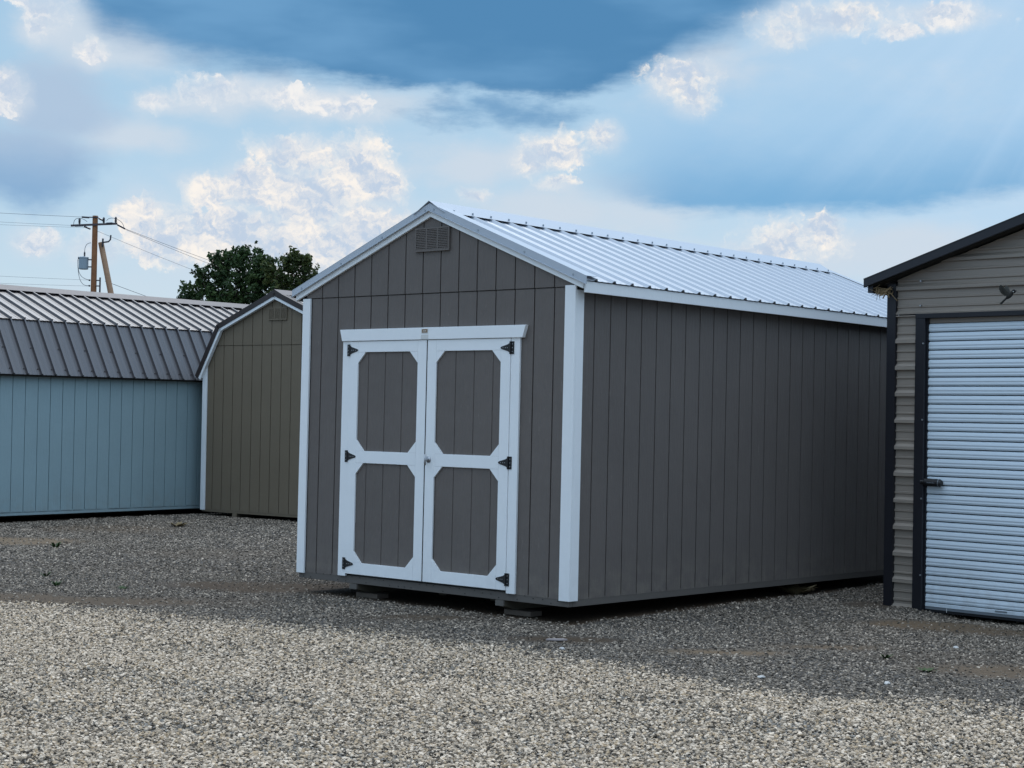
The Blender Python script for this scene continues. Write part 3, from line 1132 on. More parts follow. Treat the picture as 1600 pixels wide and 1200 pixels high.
def door(x0, x1, hinge_left):
    d = box('door', M_char, main, x0 + .003, x1 - .003, -0.004, 0.0085, 0.252, 2.234)
    SW = 0.100
    yf0, yf1 = -0.024, -0.0085
    z0, z1 = 0.250, 2.235
    # boards behind the frame
    ee = [x0 + .004] + [x for x in fe if x0 + .05 < x < x1 - .05] + [x1 - .004]
    for a, b2 in zip(ee, ee[1:]):
        box('door_board', M_char, d, a + .005, b2 - .005, -0.0085, -0.0041, 0.253, 2.233)
    for (a, b2) in ((x0, x0 + SW), (x1 - SW, x1)):
        box('stile', M_white, d, a, b2, yf0, yf1, z0, z1, 0.0015)
    for (a, b2) in ((z0, 0.348), (1.199, 1.301), (2.143, z1)):
        box('rail', M_white, d, x0 + SW + .0006, x1 - SW - .0006, yf0, yf1, a, b2, 0.0012)
    for (za, zb) in ((0.348, 1.199), (1.301, 2.143)):
        for (cx, sx) in ((x0 + SW, 1), (x1 - SW, -1)):
            for (cz, sz) in ((za, 1), (zb, -1)):
                q0 = (cx + sx * .0008, cz + sz * .0008)
                MB().prism([q0, (cx + sx * .092, cz + sz * .0008), (cx + sx * .0008, cz + sz * .094)], yf0 + .0003, yf1 - .0003).build('corner_gusset', M_white, d)
    hx = x0 - 0.002 if hinge_left else x1 + 0.002
    s = 1 if hinge_left else -1
    for hz in (0.335, 1.252, 2.160):
        h = MB()
        h.box(min(hx - s * .002, hx - s * .034), max(hx - s * .002, hx - s * .034), -0.0225, -0.0183, hz - .050, hz + .050)
        h.tube([(hx, -0.0285, hz - .050), (hx, -0.0285, hz + .050)], 0.0065, 8)
        tri = [(hx + s * .004, hz - .040), (hx + s * .024, hz - .028), (hx + s * .094, hz - .009), (hx + s * .104, hz), (hx + s * .094, hz + .009), (hx + s * .024, hz + .028), (hx + s * .004, hz + .040)]
        h.prism(tri, -0.0285, -0.0243)
        ho = h.build('hinge', M_hinge, d)
        b_ = MB()
        for (px, pz) in ((hx + s * .03, hz), (hx + s * .05, hz), (hx + s * .075, hz), (hx - s * .02, hz - .03), (hx - s * .02, hz + .03), (hx - s * .02, hz)):
            b_.tube([(px, -0.0283, pz), (px, -0.031, pz)] if s * (px - hx) > 0 else [(px, -0.022, pz), (px, -0.0265, pz)], 0.0035, 6)
        # bolts are part of the hinge look; joined small heads
        b_.build('bolts', M_steel, d, kind='stuff')
    return d


dl = door(0.6225, 1.5340, True)
dr = door(1.5465, 2.4520, False)
box('gap_shade_strip', M_seal_shade, main, 1.5343, 1.5462, -0.0205, -0.010, 0.252, 2.234)  # black strip added in the open gap to stand in for its shade
hd = MB()
hd.tube([(1.588, -0.0245, 1.252), (1.588, -0.030, 1.252)], 0.026, 14)
hd.tube([(1.588, -0.030, 1.252), (1.588, -0.062, 1.252)], 0.008, 8)
hd.tube([(1.588, -0.066, 1.205), (1.588, -0.066, 1.296)], 0.0085, 8)
hd.build('handle', M_steel, dr, smooth=True)
pl_ = box('name_plate', M_plate, main, 1.487, 1.552, -0.038, -0.0345, 2.296, 2.323, 0.001)
box('plate_border', M_sticker, pl_, 1.482, 1.557, -0.0365, -0.0343, 2.290, 2.329)
tx = MB()
for i in range(5):
    xx = 1.500 + i * 0.0088
    tx.box(xx, xx + .0055, -0.0388, -0.0381, 2.305, 2.305 + (0.010 if i % 2 else 0.007))
tx.build('lettering', M_sticker, pl_, kind='stuff')
box('sticker', M_sticker, main, 1.478, 1.560, -0.0355, -0.0342, 2.246, 2.278)

# timber blocks the shed stands on
for (bx0, bx1, dpt, lab) in ((0.64, 0.90, 0.10, 'weathered flat timber block under the left skid of the dark grey shed'),
                             (2.32, 2.60, 0.12, 'brownish timber block under the right skid of the dark grey shed')):
    c0, s0 = math.cos(-.7184), math.sin(-.7184)
    ox, oy = -1.8586 + c0 * bx0 - s0 * dpt, 15.1831 + s0 * bx0 + c0 * dpt
    t = MB()
    w_ = bx1 - bx0
    t.box(0, w_, 0, 0.14, 0, 0.040)
    o = t.build('timber_block', M_block, None, 0.003)
    o.location = (ox, oy, 0.043)
    o.rotation_euler = (0, 0, -.7184)
    tag(o, lab, 'timber block', 'timber blocks under the sheds')


# ---- the two gambrel barns
def gambrel(name, label, loc, yaw, Wd, Ld, prof, zb, zseam, M_s, grooves_first, gpitch, corner=True, rear0=0.0):
    """prof: outer roof line from the left eave up: [(x,z) eave, knee, ridge]"""
    t = thing(name, label, 'shed', loc, (0, 0, -yaw))
    (ex, ez), (kx, kz), (rx, rz) = prof
    XR = Wd
    mir = lambda p: (2 * rx - p[0], p[1])

    def top(x):
        x = x if x <= rx else 2 * rx - x
        if x < kx:
            return ez + (kz - ez) * (x - ex) / (kx - ex)
        return kz + (rz - kz) * (x - kx) / (rx - kx)
    inner = lambda x: top(x) - (0.16 if (x < kx + .1 or x > 2 * rx - kx - .1) else 0.085)
    core = [(0.02, zb + .02), (XR - .02, zb + .02), (XR - .02, top(XR - .02) - .16), (2 * rx - kx - .05, kz - .12), (rx, rz - .10), (kx + .05, kz - .12), (.02, top(.02) - .16)]
    MB().prism(core, 0.024, Ld, 'y').build('wall', M_s, t)
    box('floor_rim', M_s, t, .01, XR - .01, 0.008, .05, zb - .034, zb + .015)
    box('floor_rim', M_s, t, XR - .05, XR - .004, 0.052, Ld, zb - .034, zb + .015)
    box('floor', M_dark, t, .052, XR - .052, .052, Ld, zb - .02, zb + .014)
    for sx in (0.68, 2.33):
        MB().prism([(0.0, zb - .035), (Ld, zb - .035), (Ld, GZ + .012), (.12, GZ + .012), (0.0, zb - .085)], sx, sx + .085, 'x').build('skid', M_skid, t)
        box('skid_end', M_s, t, sx - .001, sx + .086, -.003, .010, zb - .085, zb - .0355)
    fe_ = edges_between(0.09, XR - .09, grooves_first, gpitch)
    siding_strip(t, M_s, fe_, 0.004, 0.022, zb, lambda x: min(zseam - .004, top(x) - .16), (kx, 2 * rx - kx))
    fg = edges_between(0.05, XR - .05, grooves_first, gpitch)
    low = lambda x: max(zseam + .003, 0)

    def gt(x):
        x = x if x <= rx else 2 * rx - x
        zi = [(ex + .10, ez - .03), (kx + .11, kz - .055), (rx, rz - .125)]
        (a0, b0), (a1, b1), (a2, b2) = zi
        if x < a1:
            return b0 + (b1 - b0) * (x - a0) / (a1 - a0)
        return b1 + (b2 - b1) * (x - a1) / (a2 - a1)
    fg2 = [x for x in fg if gt(x) > zseam + .01]
    xl = ex + .10 + (zseam - (ez - .03)) * (kx + .01) / (kz - .055 - ez + .03)
    fg2 = [xl + .01] + [x for x in fg2 if xl + .03 < x < 2 * rx - xl - .03] + [2 * rx - xl - .01]
    siding_strip(t, M_s, fg2, -0.001, 0.022, zseam + .003, gt, (kx + .11, rx, 2 * rx - kx - .11))
    if corner:
        box('corner_board', M_white, t, -.004, .092, -.016, .0035, zb - .012, inner(.092) + .02, 0.002)
        box('corner_board', M_white, t, XR - .092, XR + .012, -.016, .0035, zb - .012, inner(XR - .092) + .02, 0.002)
    # right wall boards
    ws = edges_between(rear0, Ld - .02, grooves_first, gpitch)
    for v0, v1 in zip(ws, ws[1:]):
        MB().prism([(v0 + .005, zb), (v1 - .005, zb), (v1 - .005, ez - .012), (v0 + .005, ez - .012)], XR - .024, XR - .004, 'x').build('siding_board', M_s, t)
    # roof
    y0, y1 = -.06, Ld + .1
    for sgn in (0, 1):
        f = (lambda p: p) if sgn == 0 else mir
        E, K, R = f((ex, ez)), f((kx, kz)), f((rx, rz))
        drop = 0.03
        E_, K_, R_2 = (E[0], E[1] - drop), (K[0], K[1] - drop), (R[0], R[1] - drop)
        K2 = (K_[0] + (E_[0] - K_[0]) * .0 - (0.035 if sgn == 0 else -0.035), K_[1] - .012)
        y = y0
        while y < y1 - .05:
            y2 = min(y + .9144, y1)
            sheet('roof_panel', M_roofb, t, E_, K_, y + .0005, y2 - .0005, y0 + .1, h=.031, t1=0.985)
            sheet('roof_panel', M_roofb, t, K2, R_2, y + .0005, y2 - .0005, y0 + .1, h=.031)
            y = y2
        if sgn == 1:
            slope_screws(t, M_brown, E_, K_, y0 + .08, y1, y0 + .1, [(0.10, 1), (0.47, 2)], side=-.035, r=.011)
        # trim under the knee, fascia at the eave, rake
        MB().box(min(K[0], K[0] + (.02 if sgn else -.02)), max(K[0], K[0] + (.02 if sgn else -.02)), y0 + .01, y1 - .01, K[1] - .062, K[1] - .036).build('knee_flashing', M_brown, t)
        xs0, xs1 = sorted((E[0] + (-.02 if sgn else .02), (XR if sgn else 0)))
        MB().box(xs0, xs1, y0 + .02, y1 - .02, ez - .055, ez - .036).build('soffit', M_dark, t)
        for (A, B) in ((E, K), (K, R)):
            L = math.hypot(B[0] - A[0], B[1] - A[1])
            nx_, nz_ = (-(B[1] - A[1]) / L, (B[0] - A[0]) / L)
            if nz_ < 0:
                nx_, nz_ = -nx_, -nz_
            off = lambda p, o: (p[0] + nx_ * o, p[1] + nz_ * o)
            MB().prism([off(A, -.07), off(B, -.07), off(B, 0.006), off(A, 0.006)], y0 - .012, y0 + .06).build('rake_trim', M_brown, t)
            MB().prism([off(A, -.112), off(B, -.112), off(B, -.0705), off(A, -.0705)], y0 - .004, y0 + .05).build('rake_board', M_white, t)
    cp = MB()
    for s in (1, -1):
        sl_ = (rz - kz) / (rx - kx)
        cp.prism([(rx, rz + .020), (rx + s * .17, rz - sl_ * .17 + .006), (rx + s * .17, rz - sl_ * .17 + .002), (rx, rz + .014)], y0 - .01, y1 - .01)
    cp.build('ridge_cap', M_ridge, t)
    return t


ol = gambrel('barn_shed', 'olive brown barn shed with white edged gambrel gable, behind the dark grey shed', (-4.6365, 25.8545, 0), .6515, 3.05, 6.1,
             [(-.108, 2.136), (.333, 2.890), (1.525, 3.367)], .139, 2.584, M_olive, .429, .1997)
gable_vent(ol, M_olive, 1.366, 1.737, 2.944, 3.122, -0.0015)
cb, sb = math.cos(.8935), math.sin(.8935)
WB = 3.14
yb_ = PI / 2 - .8935
ub = (cb, sb)
xb_ = (math.cos(yb_), -math.sin(yb_))
U0 = -2.4
bl_loc = (-6.8225 + ub[0] * U0 - xb_[0] * WB, 23.5332 + ub[1] * U0 - xb_[1] * WB, 0)
gambrel('barn_shed', 'pale blue barn shed with brown metal gambrel roof, at the left edge', bl_loc, yb_, WB, 9.1,
        [(-.11, 2.097), (.345, 2.886), (1.57, 3.391)], .165, 2.60, M_blue, -U0, .20625, rear0=.02)

# ------------------------------------------------------------------ steel garage on the right
ga = thing('garage', 'taupe ribbed steel garage with black trim and white roll-up door', 'garage', (3.3213, 14.8866, 0), (0, 0, -.8092))
GB, GW, GL = 0.031, 3.72, 8.5  # unseen depth, lengthened to darken the gap beside the shed
GS = 0.298
gtop = lambda x: 2.800 + GS * (x + .19) if x < GW / 2 else 2.800 + GS * (GW - x + .19)     # underside of the rake


def wall_profile(z0, z1):
    pts = []
    for k in range(0, 20):
        c = GB + k * .2286
        pts += [(c - .016, 0), (c - .010, -.028), (c + .016, -.028), (c + .040, 0)]
        for j in (1, 2):
            m_ = c + .2286 * j / 3
            pts += [(m_ - .016, 0), (m_ - .008, -.0085), (m_ + .003, -.0085), (m_ + .007, 0)]

    def at(z):
        for (a, ha), (b2, hb) in zip(pts, pts[1:]):
            if a <= z <= b2:
                return ha + (hb - ha) * (z - a) / max(1e-9, b2 - a)
        return 0
    return [(z0, at(z0))] + [q for q in pts if z0 < q[0] < z1] + [(z1, at(z1))]


def wall_sheet(x0, x1, z0, z1, clip=False):
    """horizontal ribbed sheet; clip follows the gable"""
    pr = wall_profile(z0, z1)
    mb = MB()
    rows = []
    for (z, y) in pr:
        a, b2 = x0, x1
        if clip:
            a = max(a, (z - 2.800) / GS - .19)
            b2 = min(b2, GW - ((z - 2.800) / GS - .19))
        if b2 - a < .01:
            mid = (a + b2) / 2
            a, b2 = mid - .005, mid + .005
        rows.append((a, b2, z, y))
    for (a0, b0, za, ya), (a1, b1, zb_, y_b) in zip(rows, rows[1:]):
        mb.face([(a0, ya - .004, za), (b0, ya - .004, za), (b1, y_b - .004, zb_), (a1, y_b - .004, zb_)])
    o = mb.build('wall_panel', M_taupe, ga)
    so = o.modifiers.new('thick', 'SOLIDIFY')
    so.thickness = .003
    return o


JX0, DXL, DXR = 0.213, 0.305, 3.415
z = GB
while z < 2.545:
    z2 = min(z + .9144, 2.545)
    wall_sheet(0.012, JX0 - .002, z, z2 - .001)
    wall_sheet(DXR + .094, GW - .012, z, z2 - .001)
    z = z2
z = 2.555
while z < 3.36:
    z2 = min(z + (.2286 if z < 2.6 else .9144) if z > 2.56 else 2.774, 3.37)
    wall_sheet(0.012, GW - .012, z, z2 - .001, True)
    z = z2
core = [(0.0, GB), (.0, 2.78), (GW / 2, gtop(GW / 2) - .02), (GW, 2.78), (GW, GB)]
mb = MB()
# shell: side walls, back, front panels round the opening
MB().box(0.0, .012, .03, GL, GB, 2.79).build('side_wall', M_black, ga)  # unseen wall, made black to darken the gap beside the shed
MB().box(GW - .012, GW, .03, GL, GB, 2.79).build('side_wall', M_black, ga)
MB().prism(core, GL, GL + .02).build('back_wall', M_taupe, ga)
MB().prism([(0.012, 2.58), (GW - .012, 2.58), (GW - .012, 2.785), (GW / 2, gtop(GW / 2) - .02), (.012, 2.785)], .012, .03).build('gable_backing', M_dark, ga)
box('corner_trim', M_black, ga, -.075, .012, -.036, -.002, GB - .006, 2.82)
box('corner_trim', M_black, ga, -.075, -.048, -.0015, .10, GB - .006, 2.81)
box('corner_trim', M_black, ga, GW - .012, GW + .075, -.030, -.002, GB - .006, 2.82)
# door opening trim
box('jamb_trim', M_black, ga, JX0, DXL, -.036, .10, GB - .006, 2.548, .002)
box('jamb_trim', M_black, ga, DXR, DXR + .092, -.036, .10, GB - .006, 2.548, .002)
box('header_trim', M_black, ga, JX0, DXR + .092, -.040, .08, 2.515, 2.5535, .002)
sc_ = MB()
for zz in (.33, .98, 1.65, 2.30):
    sc_.tube([(DXL - .010, -.0365, zz), (DXL - .010, -.045, zz)], .0075, 6)
for (xx, zz) in ((.255, 2.625), (.255, 2.835), (.0, 2.735), (-.03, 1.03)):
    sc_.tube([(xx, -.008, zz), (xx, -.034, zz)], .0075, 6)
sc_.build('screws', M_steel, ga, kind='stuff')
# guide strips inside each jamb
box('door_guide', M_black, ga, DXL, DXL + .012, -.004, .06, GB, 2.514)
box('door_guide', M_black, ga, DXR - .012, DXR, -.004, .06, GB, 2.514)
box('door_hood', M_taupe, ga, DXL + .013, DXR - .013, .02, .10, 2.475, 2.514)
# roll-up curtain, slat by slat
M_bar = paint('grey_bottom_bar', (0.16, 0.18, 0.20), 0.5, 0.4, 0.1)
rd = box('roll_door', M_seal_shade, ga, DXL + .014, DXR - .014, .030, .036, .085, 2.473)  # black backing puts the shade of the slat grooves into the colour
NSL = 31
sp_ = (2.473 - .100) / NSL
for k in range(NSL):
    za = .100 + k * sp_
    zb_ = za + sp_
    prof = [(.029, za + .0030), (.0110, za + .0070), (.0070, za + sp_ * .26), (.0095, za + sp_ * .42), (.0062, za + sp_ * .56), (.0082, za + sp_ * .68), (.0120, za + sp_ * .86), (.0170, za + sp_ * .93), (.029, zb_ - .0020)]
    MB().prism(prof, DXL + .0145, DXR - .0145, 'x').build('slat', M_slat, rd)
box('bottom_bar', M_slat, rd, DXL + .0145, DXR - .0145, .004, .034, .068, .099, .002)
box('bar_channel', M_bar, rd, DXL + .0145, DXR - .0145, .008, .030, .045, .0675)
box('bottom_seal', M_seal_shade, rd, DXL + .0145, DXR - .0145, .012, .028, .022, .0448)
box('door_label', M_bar, rd, 0.985, 1.095, .001, .0037, .080, .093)
box('pull_tab', M_sticker, rd, .525, .530, .005, .0075, .030, .066)
lk = MB()
lz = 1.118
ring = [(math.cos(a * PI / 6), math.sin(a * PI / 6)) for a in range(12)]
lk.tube([(DXL - .02, -.030, lz + .003), (DXL + .012, -.030, lz + .003)], .020, 10)
lk.tube([(DXL + .012, -.030, lz + .003), (DXL + .022, -.030, lz + .003)], .024, 12, .0335)
lk.tube([(DXL + .022, -.030, lz + .003), (DXL + .166, -.030, lz - .001)], .0335, 14)
lk.tube([(DXL + .166, -.030, lz - .001), (DXL + .182, -.030, lz - .001)], .0335, 14, .024)
lo = lk.build('door_lock', M_hinge, rd, smooth=False)
ll_ = MB()
ll_.tube([(DXL + .157, -.030, lz - .001), (DXL + .164, -.030, lz - .001)], .0345, 14)
for i in range(6):
    ll_.box(DXL + .058 + i * .013, DXL + .066 + i * .013, -.0648, -.0632, lz - .003, lz + .006 - (i % 2) * .003)
ll_.build('lock_markings', M_bar, rd, kind='stuff')
# roof
for sgn in (0, 1):
    e = (-.225, gtop(0) - GS * .225) if sgn == 0 else (GW + .225, gtop(0) - GS * .225)
    r = (GW / 2, gtop(GW / 2))
    e2, r2 = (e[0], e[1] + .050), (r[0], r[1] + .050)
    y = -.16
    while y < GL + .15:
        y2 = min(y + .9144, GL + .2)
        sheet('roof_panel', M_black, ga, e2, r2, y + .0005, y2 - .0005, 0.0)
        y = y2
    o_ = lambda x, d: (gtop(x) if 0 <= x <= GW else gtop(0) - GS * .225 * (min(abs(x), abs(x - GW)) / .225)) + d
    ee = [(e[0], e[1] - .000), (r[0], r[1] - .000), (r[0], r[1] + .078), (e[0], e[1] + .070)]
    MB().prism(ee, -.178, -.155).build('rake_trim', M_black, ga, .0015)
    lip = [(e[0], e[1] + .0705), (r[0], r[1] + .0785), (r[0], r[1] + .084), (e[0], e[1] + .076)]
    MB().prism(lip, -.182, -.08).build('rake_cap', M_black, ga)
    # rafters/purlin box at the overhang
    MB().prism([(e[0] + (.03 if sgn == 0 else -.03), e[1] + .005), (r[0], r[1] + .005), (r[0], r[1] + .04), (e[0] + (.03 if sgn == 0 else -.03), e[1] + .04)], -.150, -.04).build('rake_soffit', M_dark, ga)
    xs = sorted((e[0] + (.02 if sgn == 0 else -.02), e[0] + (.07 if sgn == 0 else -.07)))
    box('eave_trim', M_black, ga, xs[0], xs[1], -.14, GL + .1, e[1] - .045, e[1] + .025)
    xs = sorted((e[0] + (.075 if sgn == 0 else -.075), .0 if sgn == 0 else GW))
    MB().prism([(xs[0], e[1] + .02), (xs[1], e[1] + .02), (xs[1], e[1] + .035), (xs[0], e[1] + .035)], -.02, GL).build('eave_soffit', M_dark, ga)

# nest of straw tucked under the eave
nb = MB()
rn = random.Random(4)
for i in range(75):
    cx, cy, cz = rn.gauss(-.095, .035), rn.uniform(-.14, -.03), rn.gauss(2.745, .020)
    a, el, ln = rn.uniform(0, 2 * PI), rn.gauss(0, .5), rn.uniform(.03, .12)
    d = Vector((math.cos(a) * math.cos(el), math.sin(a) * math.cos(el) * .5, math.sin(el)))
    p = Vector((cx, cy, min(cz, 2.78)))
    mid = p + Vector((0, 0, rn.uniform(-.012, .02)))
    nb.tube([p - d * ln / 2, mid, p + d * ln / 2], rn.uniform(.0016, .0034), 4)
for (p0, p1, p2_) in (((-.06, -.10, 2.77), (0.0, -.09, 2.73), (.05, -.07, 2.67)), ((-.10, -.12, 2.76), (-.12, -.12, 2.72), (-.14, -.10, 2.68))):
    nb.tube([p0, p1, p2_], .0028, 4)
nest = nb.build('bird_nest', M_straw)
nest.location = ga.location
nest.rotation_euler = ga.rotation_euler
tag(nest, 'straw bird nest tucked under the left eave of the steel garage', 'nest')

# bird in flight in front of the gable wall
bird = thing('bird', 'small grey bird with black head flying before the garage gable', 'bird', (3.3213 + 1.285 * .6901 - .35 * .7237, 14.8866 - 1.285 * .7237 - .35 * .6901, 2.652), (0, 0, -.8092))
bb = MB()
# body lies tail low left to head right
ax_ = [(-.020, -.022, .004), (-.012, -.013, .013), (0.0, 0.0, .0185), (.012, .012, .0175), (.020, .019, .0125), (.026, .023, .010)]
vs, fs = [], []
seg = 12
for (x, z, r) in ax_:
    for k in range(seg):
        a = k * 2 * PI / seg
        vs.append((x - math.cos(a) * r * .62, math.sin(a) * r * .95, z + math.cos(a) * r * .72))
for i in range(len(ax_) - 1):
    for k in range(seg):
        k2 = (k + 1) % seg
        fs.append((i * seg + k, i * seg + k2, (i + 1) * seg + k2, (i + 1) * seg + k))
fs += [tuple(range(seg)), tuple((len(ax_) - 1) * seg + k for k in range(seg))]
body = bb.add(vs, fs).build('body', M_bird, bird, smooth=True)
hb = MB().lathe((0, 0, 0), [(.002, -.0135), (.009, -.010), (.0130, -.003), (.0130, .003), (.009, .010), (.002, .0135)], 12).build('head', M_birdcap, bird, smooth=True)
hb.location = (.033, 0, .026)
ck = MB()
for sy in (-1, 1):
    ck.lathe((.036, sy * .0105, .023), [(.001, -.004), (.0045, -.002), (.0045, .002), (.001, .004)], 8)
ck.build('cheek', M_birdw, bird, smooth=True)
MB().tube([(.044, 0, .028), (.052, 0, .028), (.057, 0, .0265)], .0042, 6, .0008).build('beak', M_birdcap, bird)
# tail: three long feathers
for dy_ in (-.006, 0, .006):
    MB().prism([(-.016, -.016), (-.019, -.012), (-.062, -.048), (-.064, -.054), (-.058, -.055)], dy_ - .0028, dy_ + .0028).build('tail_feather', M_bird, bird)
# wings raised behind the body
for sy in (-1, 1):
    root = Vector((.004, sy * .012, .008))
    w_ = MB()
    out = [(0.014, .012, .0), (-.004, .026, .4), (-.026, .060, 1.0), (-.042, .070, 1.15), (-.054, .060, 1.1), (-.056, .040, .9), (-.046, .016, .6), (-.022, -.004, .15)]
    top = [(x, sy * (.012 + t * .022), z) for (x, z, t) in out]
    bot = [(x, sy * (.0095 + t * .022), z) for (x, z, t) in out]
    n = len(out)
    w_.add(top + bot, [tuple(range(n)), tuple(range(2 * n - 1, n - 1, -1))] + [(i, i + n, (i + 1) % n + n, (i + 1) % n) for i in range(n)])
    wo_ = w_.build('wing', M_birdwing, bird)
    for j in range(5):
        a = Vector((-.012 - .004 * j, sy * (.0195 + .004 * j), .010 + .006 * j))
        e_ = Vector((-.056 + .006 * j, sy * (.036 + .002 * j), .026 + .011 * j))
        MB().tube([a, e_], .0012, 5, .0006).build('feather', M_bird, wo_)

bird.scale = (1.22, 1.22, 1.22)

# ------------------------------------------------------------------ utility pole with its gear
PX, PY = -21.02, 86.0
up = thing('utility_pole', 'brown wooden power pole with crossarm and grey transformer beyond the blue shed', 'utility pole', (PX, PY, 0))
MB().tube([(0, 0, 0), (.0, 0, 5), (.01, 0, 11.22)], .175, 14, .135).build('shaft', M_pole, up, smooth=False)
MB().box(-1.16, 1.16, -.20, -.14, -.05, .05).build('crossarm', M_arm, up)
_arm = bpy.data.objects['crossarm']
_arm.location = (0.0, 0, 10.76)
_arm.rotation_euler = (0, -.060, 0)
top_arm = MB().tube([(-.45, -.14, 11.13), (.2, -.14, 11.13)], .03, 6)
top_arm.build('top_bracket', M_insul, up)


def insulator(x, z, s=1.0):
    MB().lathe((x, -.17, z), [(.02, 0), (.035, .02), (.075, .06), (.035, .09), (.075, .13), (.035, .16), (.07, .20), (.04, .28), (.02, .30)], 10).build('insulator', M_insul, up)


for x, z in ((-.73, 10.77), (.48, 10.84), (1.08, 10.87)):
    insulator(x, z)
for (a, b2) in (((-.62, -.17, 11.13), (-.25, -.17, 11.11)), ((.22, -.17, 11.08), (.52, -.17, 10.94)), ((-.95, -.17, 10.68), (-.55, -.17, 10.70)), ((1.16, -.17, 10.78), (1.55, -.17, 10.58)), ((-.50, -.17, 10.66), (-.18, -.17, 10.54)), ((.62, -.20, 10.83), (.92, -.20, 10.85))):
    MB().tube([a, tuple((Vector(a) + Vector(b2)) / 2), b2], .045, 8).build('strain_insulator', M_insul, up)
tk = MB().lathe((-.51, -.05, 8.52), [(.20, 0), (.235, .02), (.235, .55), (.25, .56), (.25, .60), (.20, .63), (.06, .65)], 18)
tr = tk.build('transformer', M_trafo, up, smooth=False)
MB().lathe((-.46, -.1, 9.17), [(.05, 0), (.03, .03), (.055, .08), (.03, .11), (.05, .15), (.02, .24)], 8).build('bushing', M_insul, tr)
MB().box(-.30, -.10, -.08, -.03, 8.62, 8.68).box(-.30, -.10, -.08, -.03, 8.98, 9.04).build('mounting_bracket', M_insul, tr)
MB().lathe((-.74, -.12, 9.03), [(.03, 0), (.05, .03), (.04, .09), (.02, .11)], 8).build('bushing', M_insul, tr)
lead = MB()


def arc(pts, n=10):
    out = []
    P = [Vector(p) for p in pts]
    for i in range(n + 1):
        t = i / n
        q = P[:]
        while len(q) > 1:
            q = [q[j].lerp(q[j + 1], t) for j in range(len(q) - 1)]
        out.append(q[0])
    return out


lead.tube(arc([(-.46, -.1, 9.4), (-.46, -.1, 9.85), (-.15, -.1, 9.85)]), .013, 5)
lead.tube(arc([(-.76, -.15, 9.05), (-.82, -.15, 8.2), (-.55, -.15, 8.05), (-.16, -.15, 7.98)]), .013, 5)
lead.tube(arc([(-.78, -.15, 9.0), (-.78, -.15, 7.5), (-.3, -.15, 7.72), (-.16, -.15, 7.70)]), .013, 5)
lead.tube(arc([(-1.02, -.17, 10.75), (-1.05, -.17, 11.2), (-.55, -.17, 11.1), (-.35, -.17, 10.9)]), .013, 5)
lead.tube(arc([(.62, -.17, 10.95), (.7, -.17, 11.25), (1.45, -.17, 11.1), (1.50, -.17, 10.62)]), .013, 5)
lead.build('jumper_wires', M_wire, up)
rk = MB().box(.30, .37, -.1, -.04, 7.3, 8.13)
for zz in (7.98, 7.70):
    rk.tube([(.13, -.07, zz), (.32, -.07, zz)], .03, 6)
rk.build('service_rack', M_arm, up)
sp2 = MB()
for zz in (7.98, 7.70):
    sp2.lathe((-.18, -.12, zz - .04), [(.03, 0), (.06, .02), (.03, .04), (.06, .06), (.03, .08)], 8)
sp2.build('spool_insulator', M_insul, up)

bp_ = thing('brace_pole', 'lighter brown pole leaning against the taller power pole', 'utility pole', (-18.6, 86.3, 0))
MB().tube([(0, 0, 0), (-1.08, 0, 4.9), (-2.17, -.02, 9.92)], .17, 12, .14).build('shaft', M_brace, bp_)
MB().tube([(-2.05, -.18, 9.9), (-1.75, -.18, 9.95), (-1.66, -.18, 10.05), (-1.64, -.18, 10.28)], .04, 6).build('bracket', M_insul, bp_)
MB().tube([(-2.05, -.18, 9.7), (-2.03, -.18, 10.1)], .045, 6).build('bracket', M_insul, bp_)


def wire(label, a, b2, sag, r=.016):
    r *= .55
    a, b2 = Vector(a), Vector(b2)
    pts = []
    for i in range(17):
        t = i / 16
        p = a.lerp(b2, t)
        p.z -= sag * 4 * t * (1 - t)
        pts.append(p)
    o = MB().tube(pts, r, 5).build('power_line', M_wire)
    tag(o, label, 'power line', 'overhead wires at the power pole')


wire('topmost thin wire running left from the head of the power pole', (PX - .6, PY - .17, 11.13), (-52, 82, 12.9), .35)
wire('second thin wire running left from the crossarm of the power pole', (PX - 1.16, PY - .17, 10.7), (-52, 82, 12.5), .35, .011)
wire('third thin wire running left just below the crossarm', (PX - .5, PY - .17, 10.6), (-52, 83, 11.9), .3, .010)
wire('upper of the two low wires running left above the blue roof', (PX - .2, PY - .15, 7.98), (-52, 82, 9.6), .3, .011)
wire('lower of the two low wires running left above the blue roof', (PX - .2, PY - .15, 7.68), (-52, 82, 8.9), .3, .011)
wire('upper wire running right from the crossarm end towards the tree', (PX + 1.5, PY - .17, 10.6), (-7.5, 140, 9.2), .5, .018)
wire('middle wire running right from the crossarm end towards the tree', (PX + 1.48, PY - .17, 10.58), (-7.9, 140, 8.5), .5, .016)
wire('lowest of three wires running right from the pole towards the tree', (PX + .14, PY - .17, 10.45), (-8.6, 140, 7.9), .55, .014)
wire('thick low cable sloping right from the brace pole behind the roof', (-20.5, 86.2, 7.97), (-11.5, 140, 5.4), .3, .022)

# ------------------------------------------------------------------ trees
def leaf_mat(name, cols):
    m, N, b = principled(name)
    a = N.node('ShaderNodeAttribute', attribute_name='leaf_tone')
    c = N.ramp(N.sep(a.outputs['Color'])[0], cols)
    N.put(b.inputs['Base Color'], c)
    b.inputs['Roughness'].default_value = .6
    b.inputs['Specular IOR Level'].default_value = .3
    tl = N.node('ShaderNodeBsdfTranslucent')
    N.put(tl.inputs[0], c)
    ms = N.node('ShaderNodeMixShader')
    ms.inputs[0].default_value = .18
    N.nt.links.new(b.outputs[0], ms.inputs[1])
    N.nt.links.new(tl.outputs[0], ms.inputs[2])
    N.nt.links.new(ms.outputs[0], N.nt.nodes['Material Output'].inputs[0])
    return m


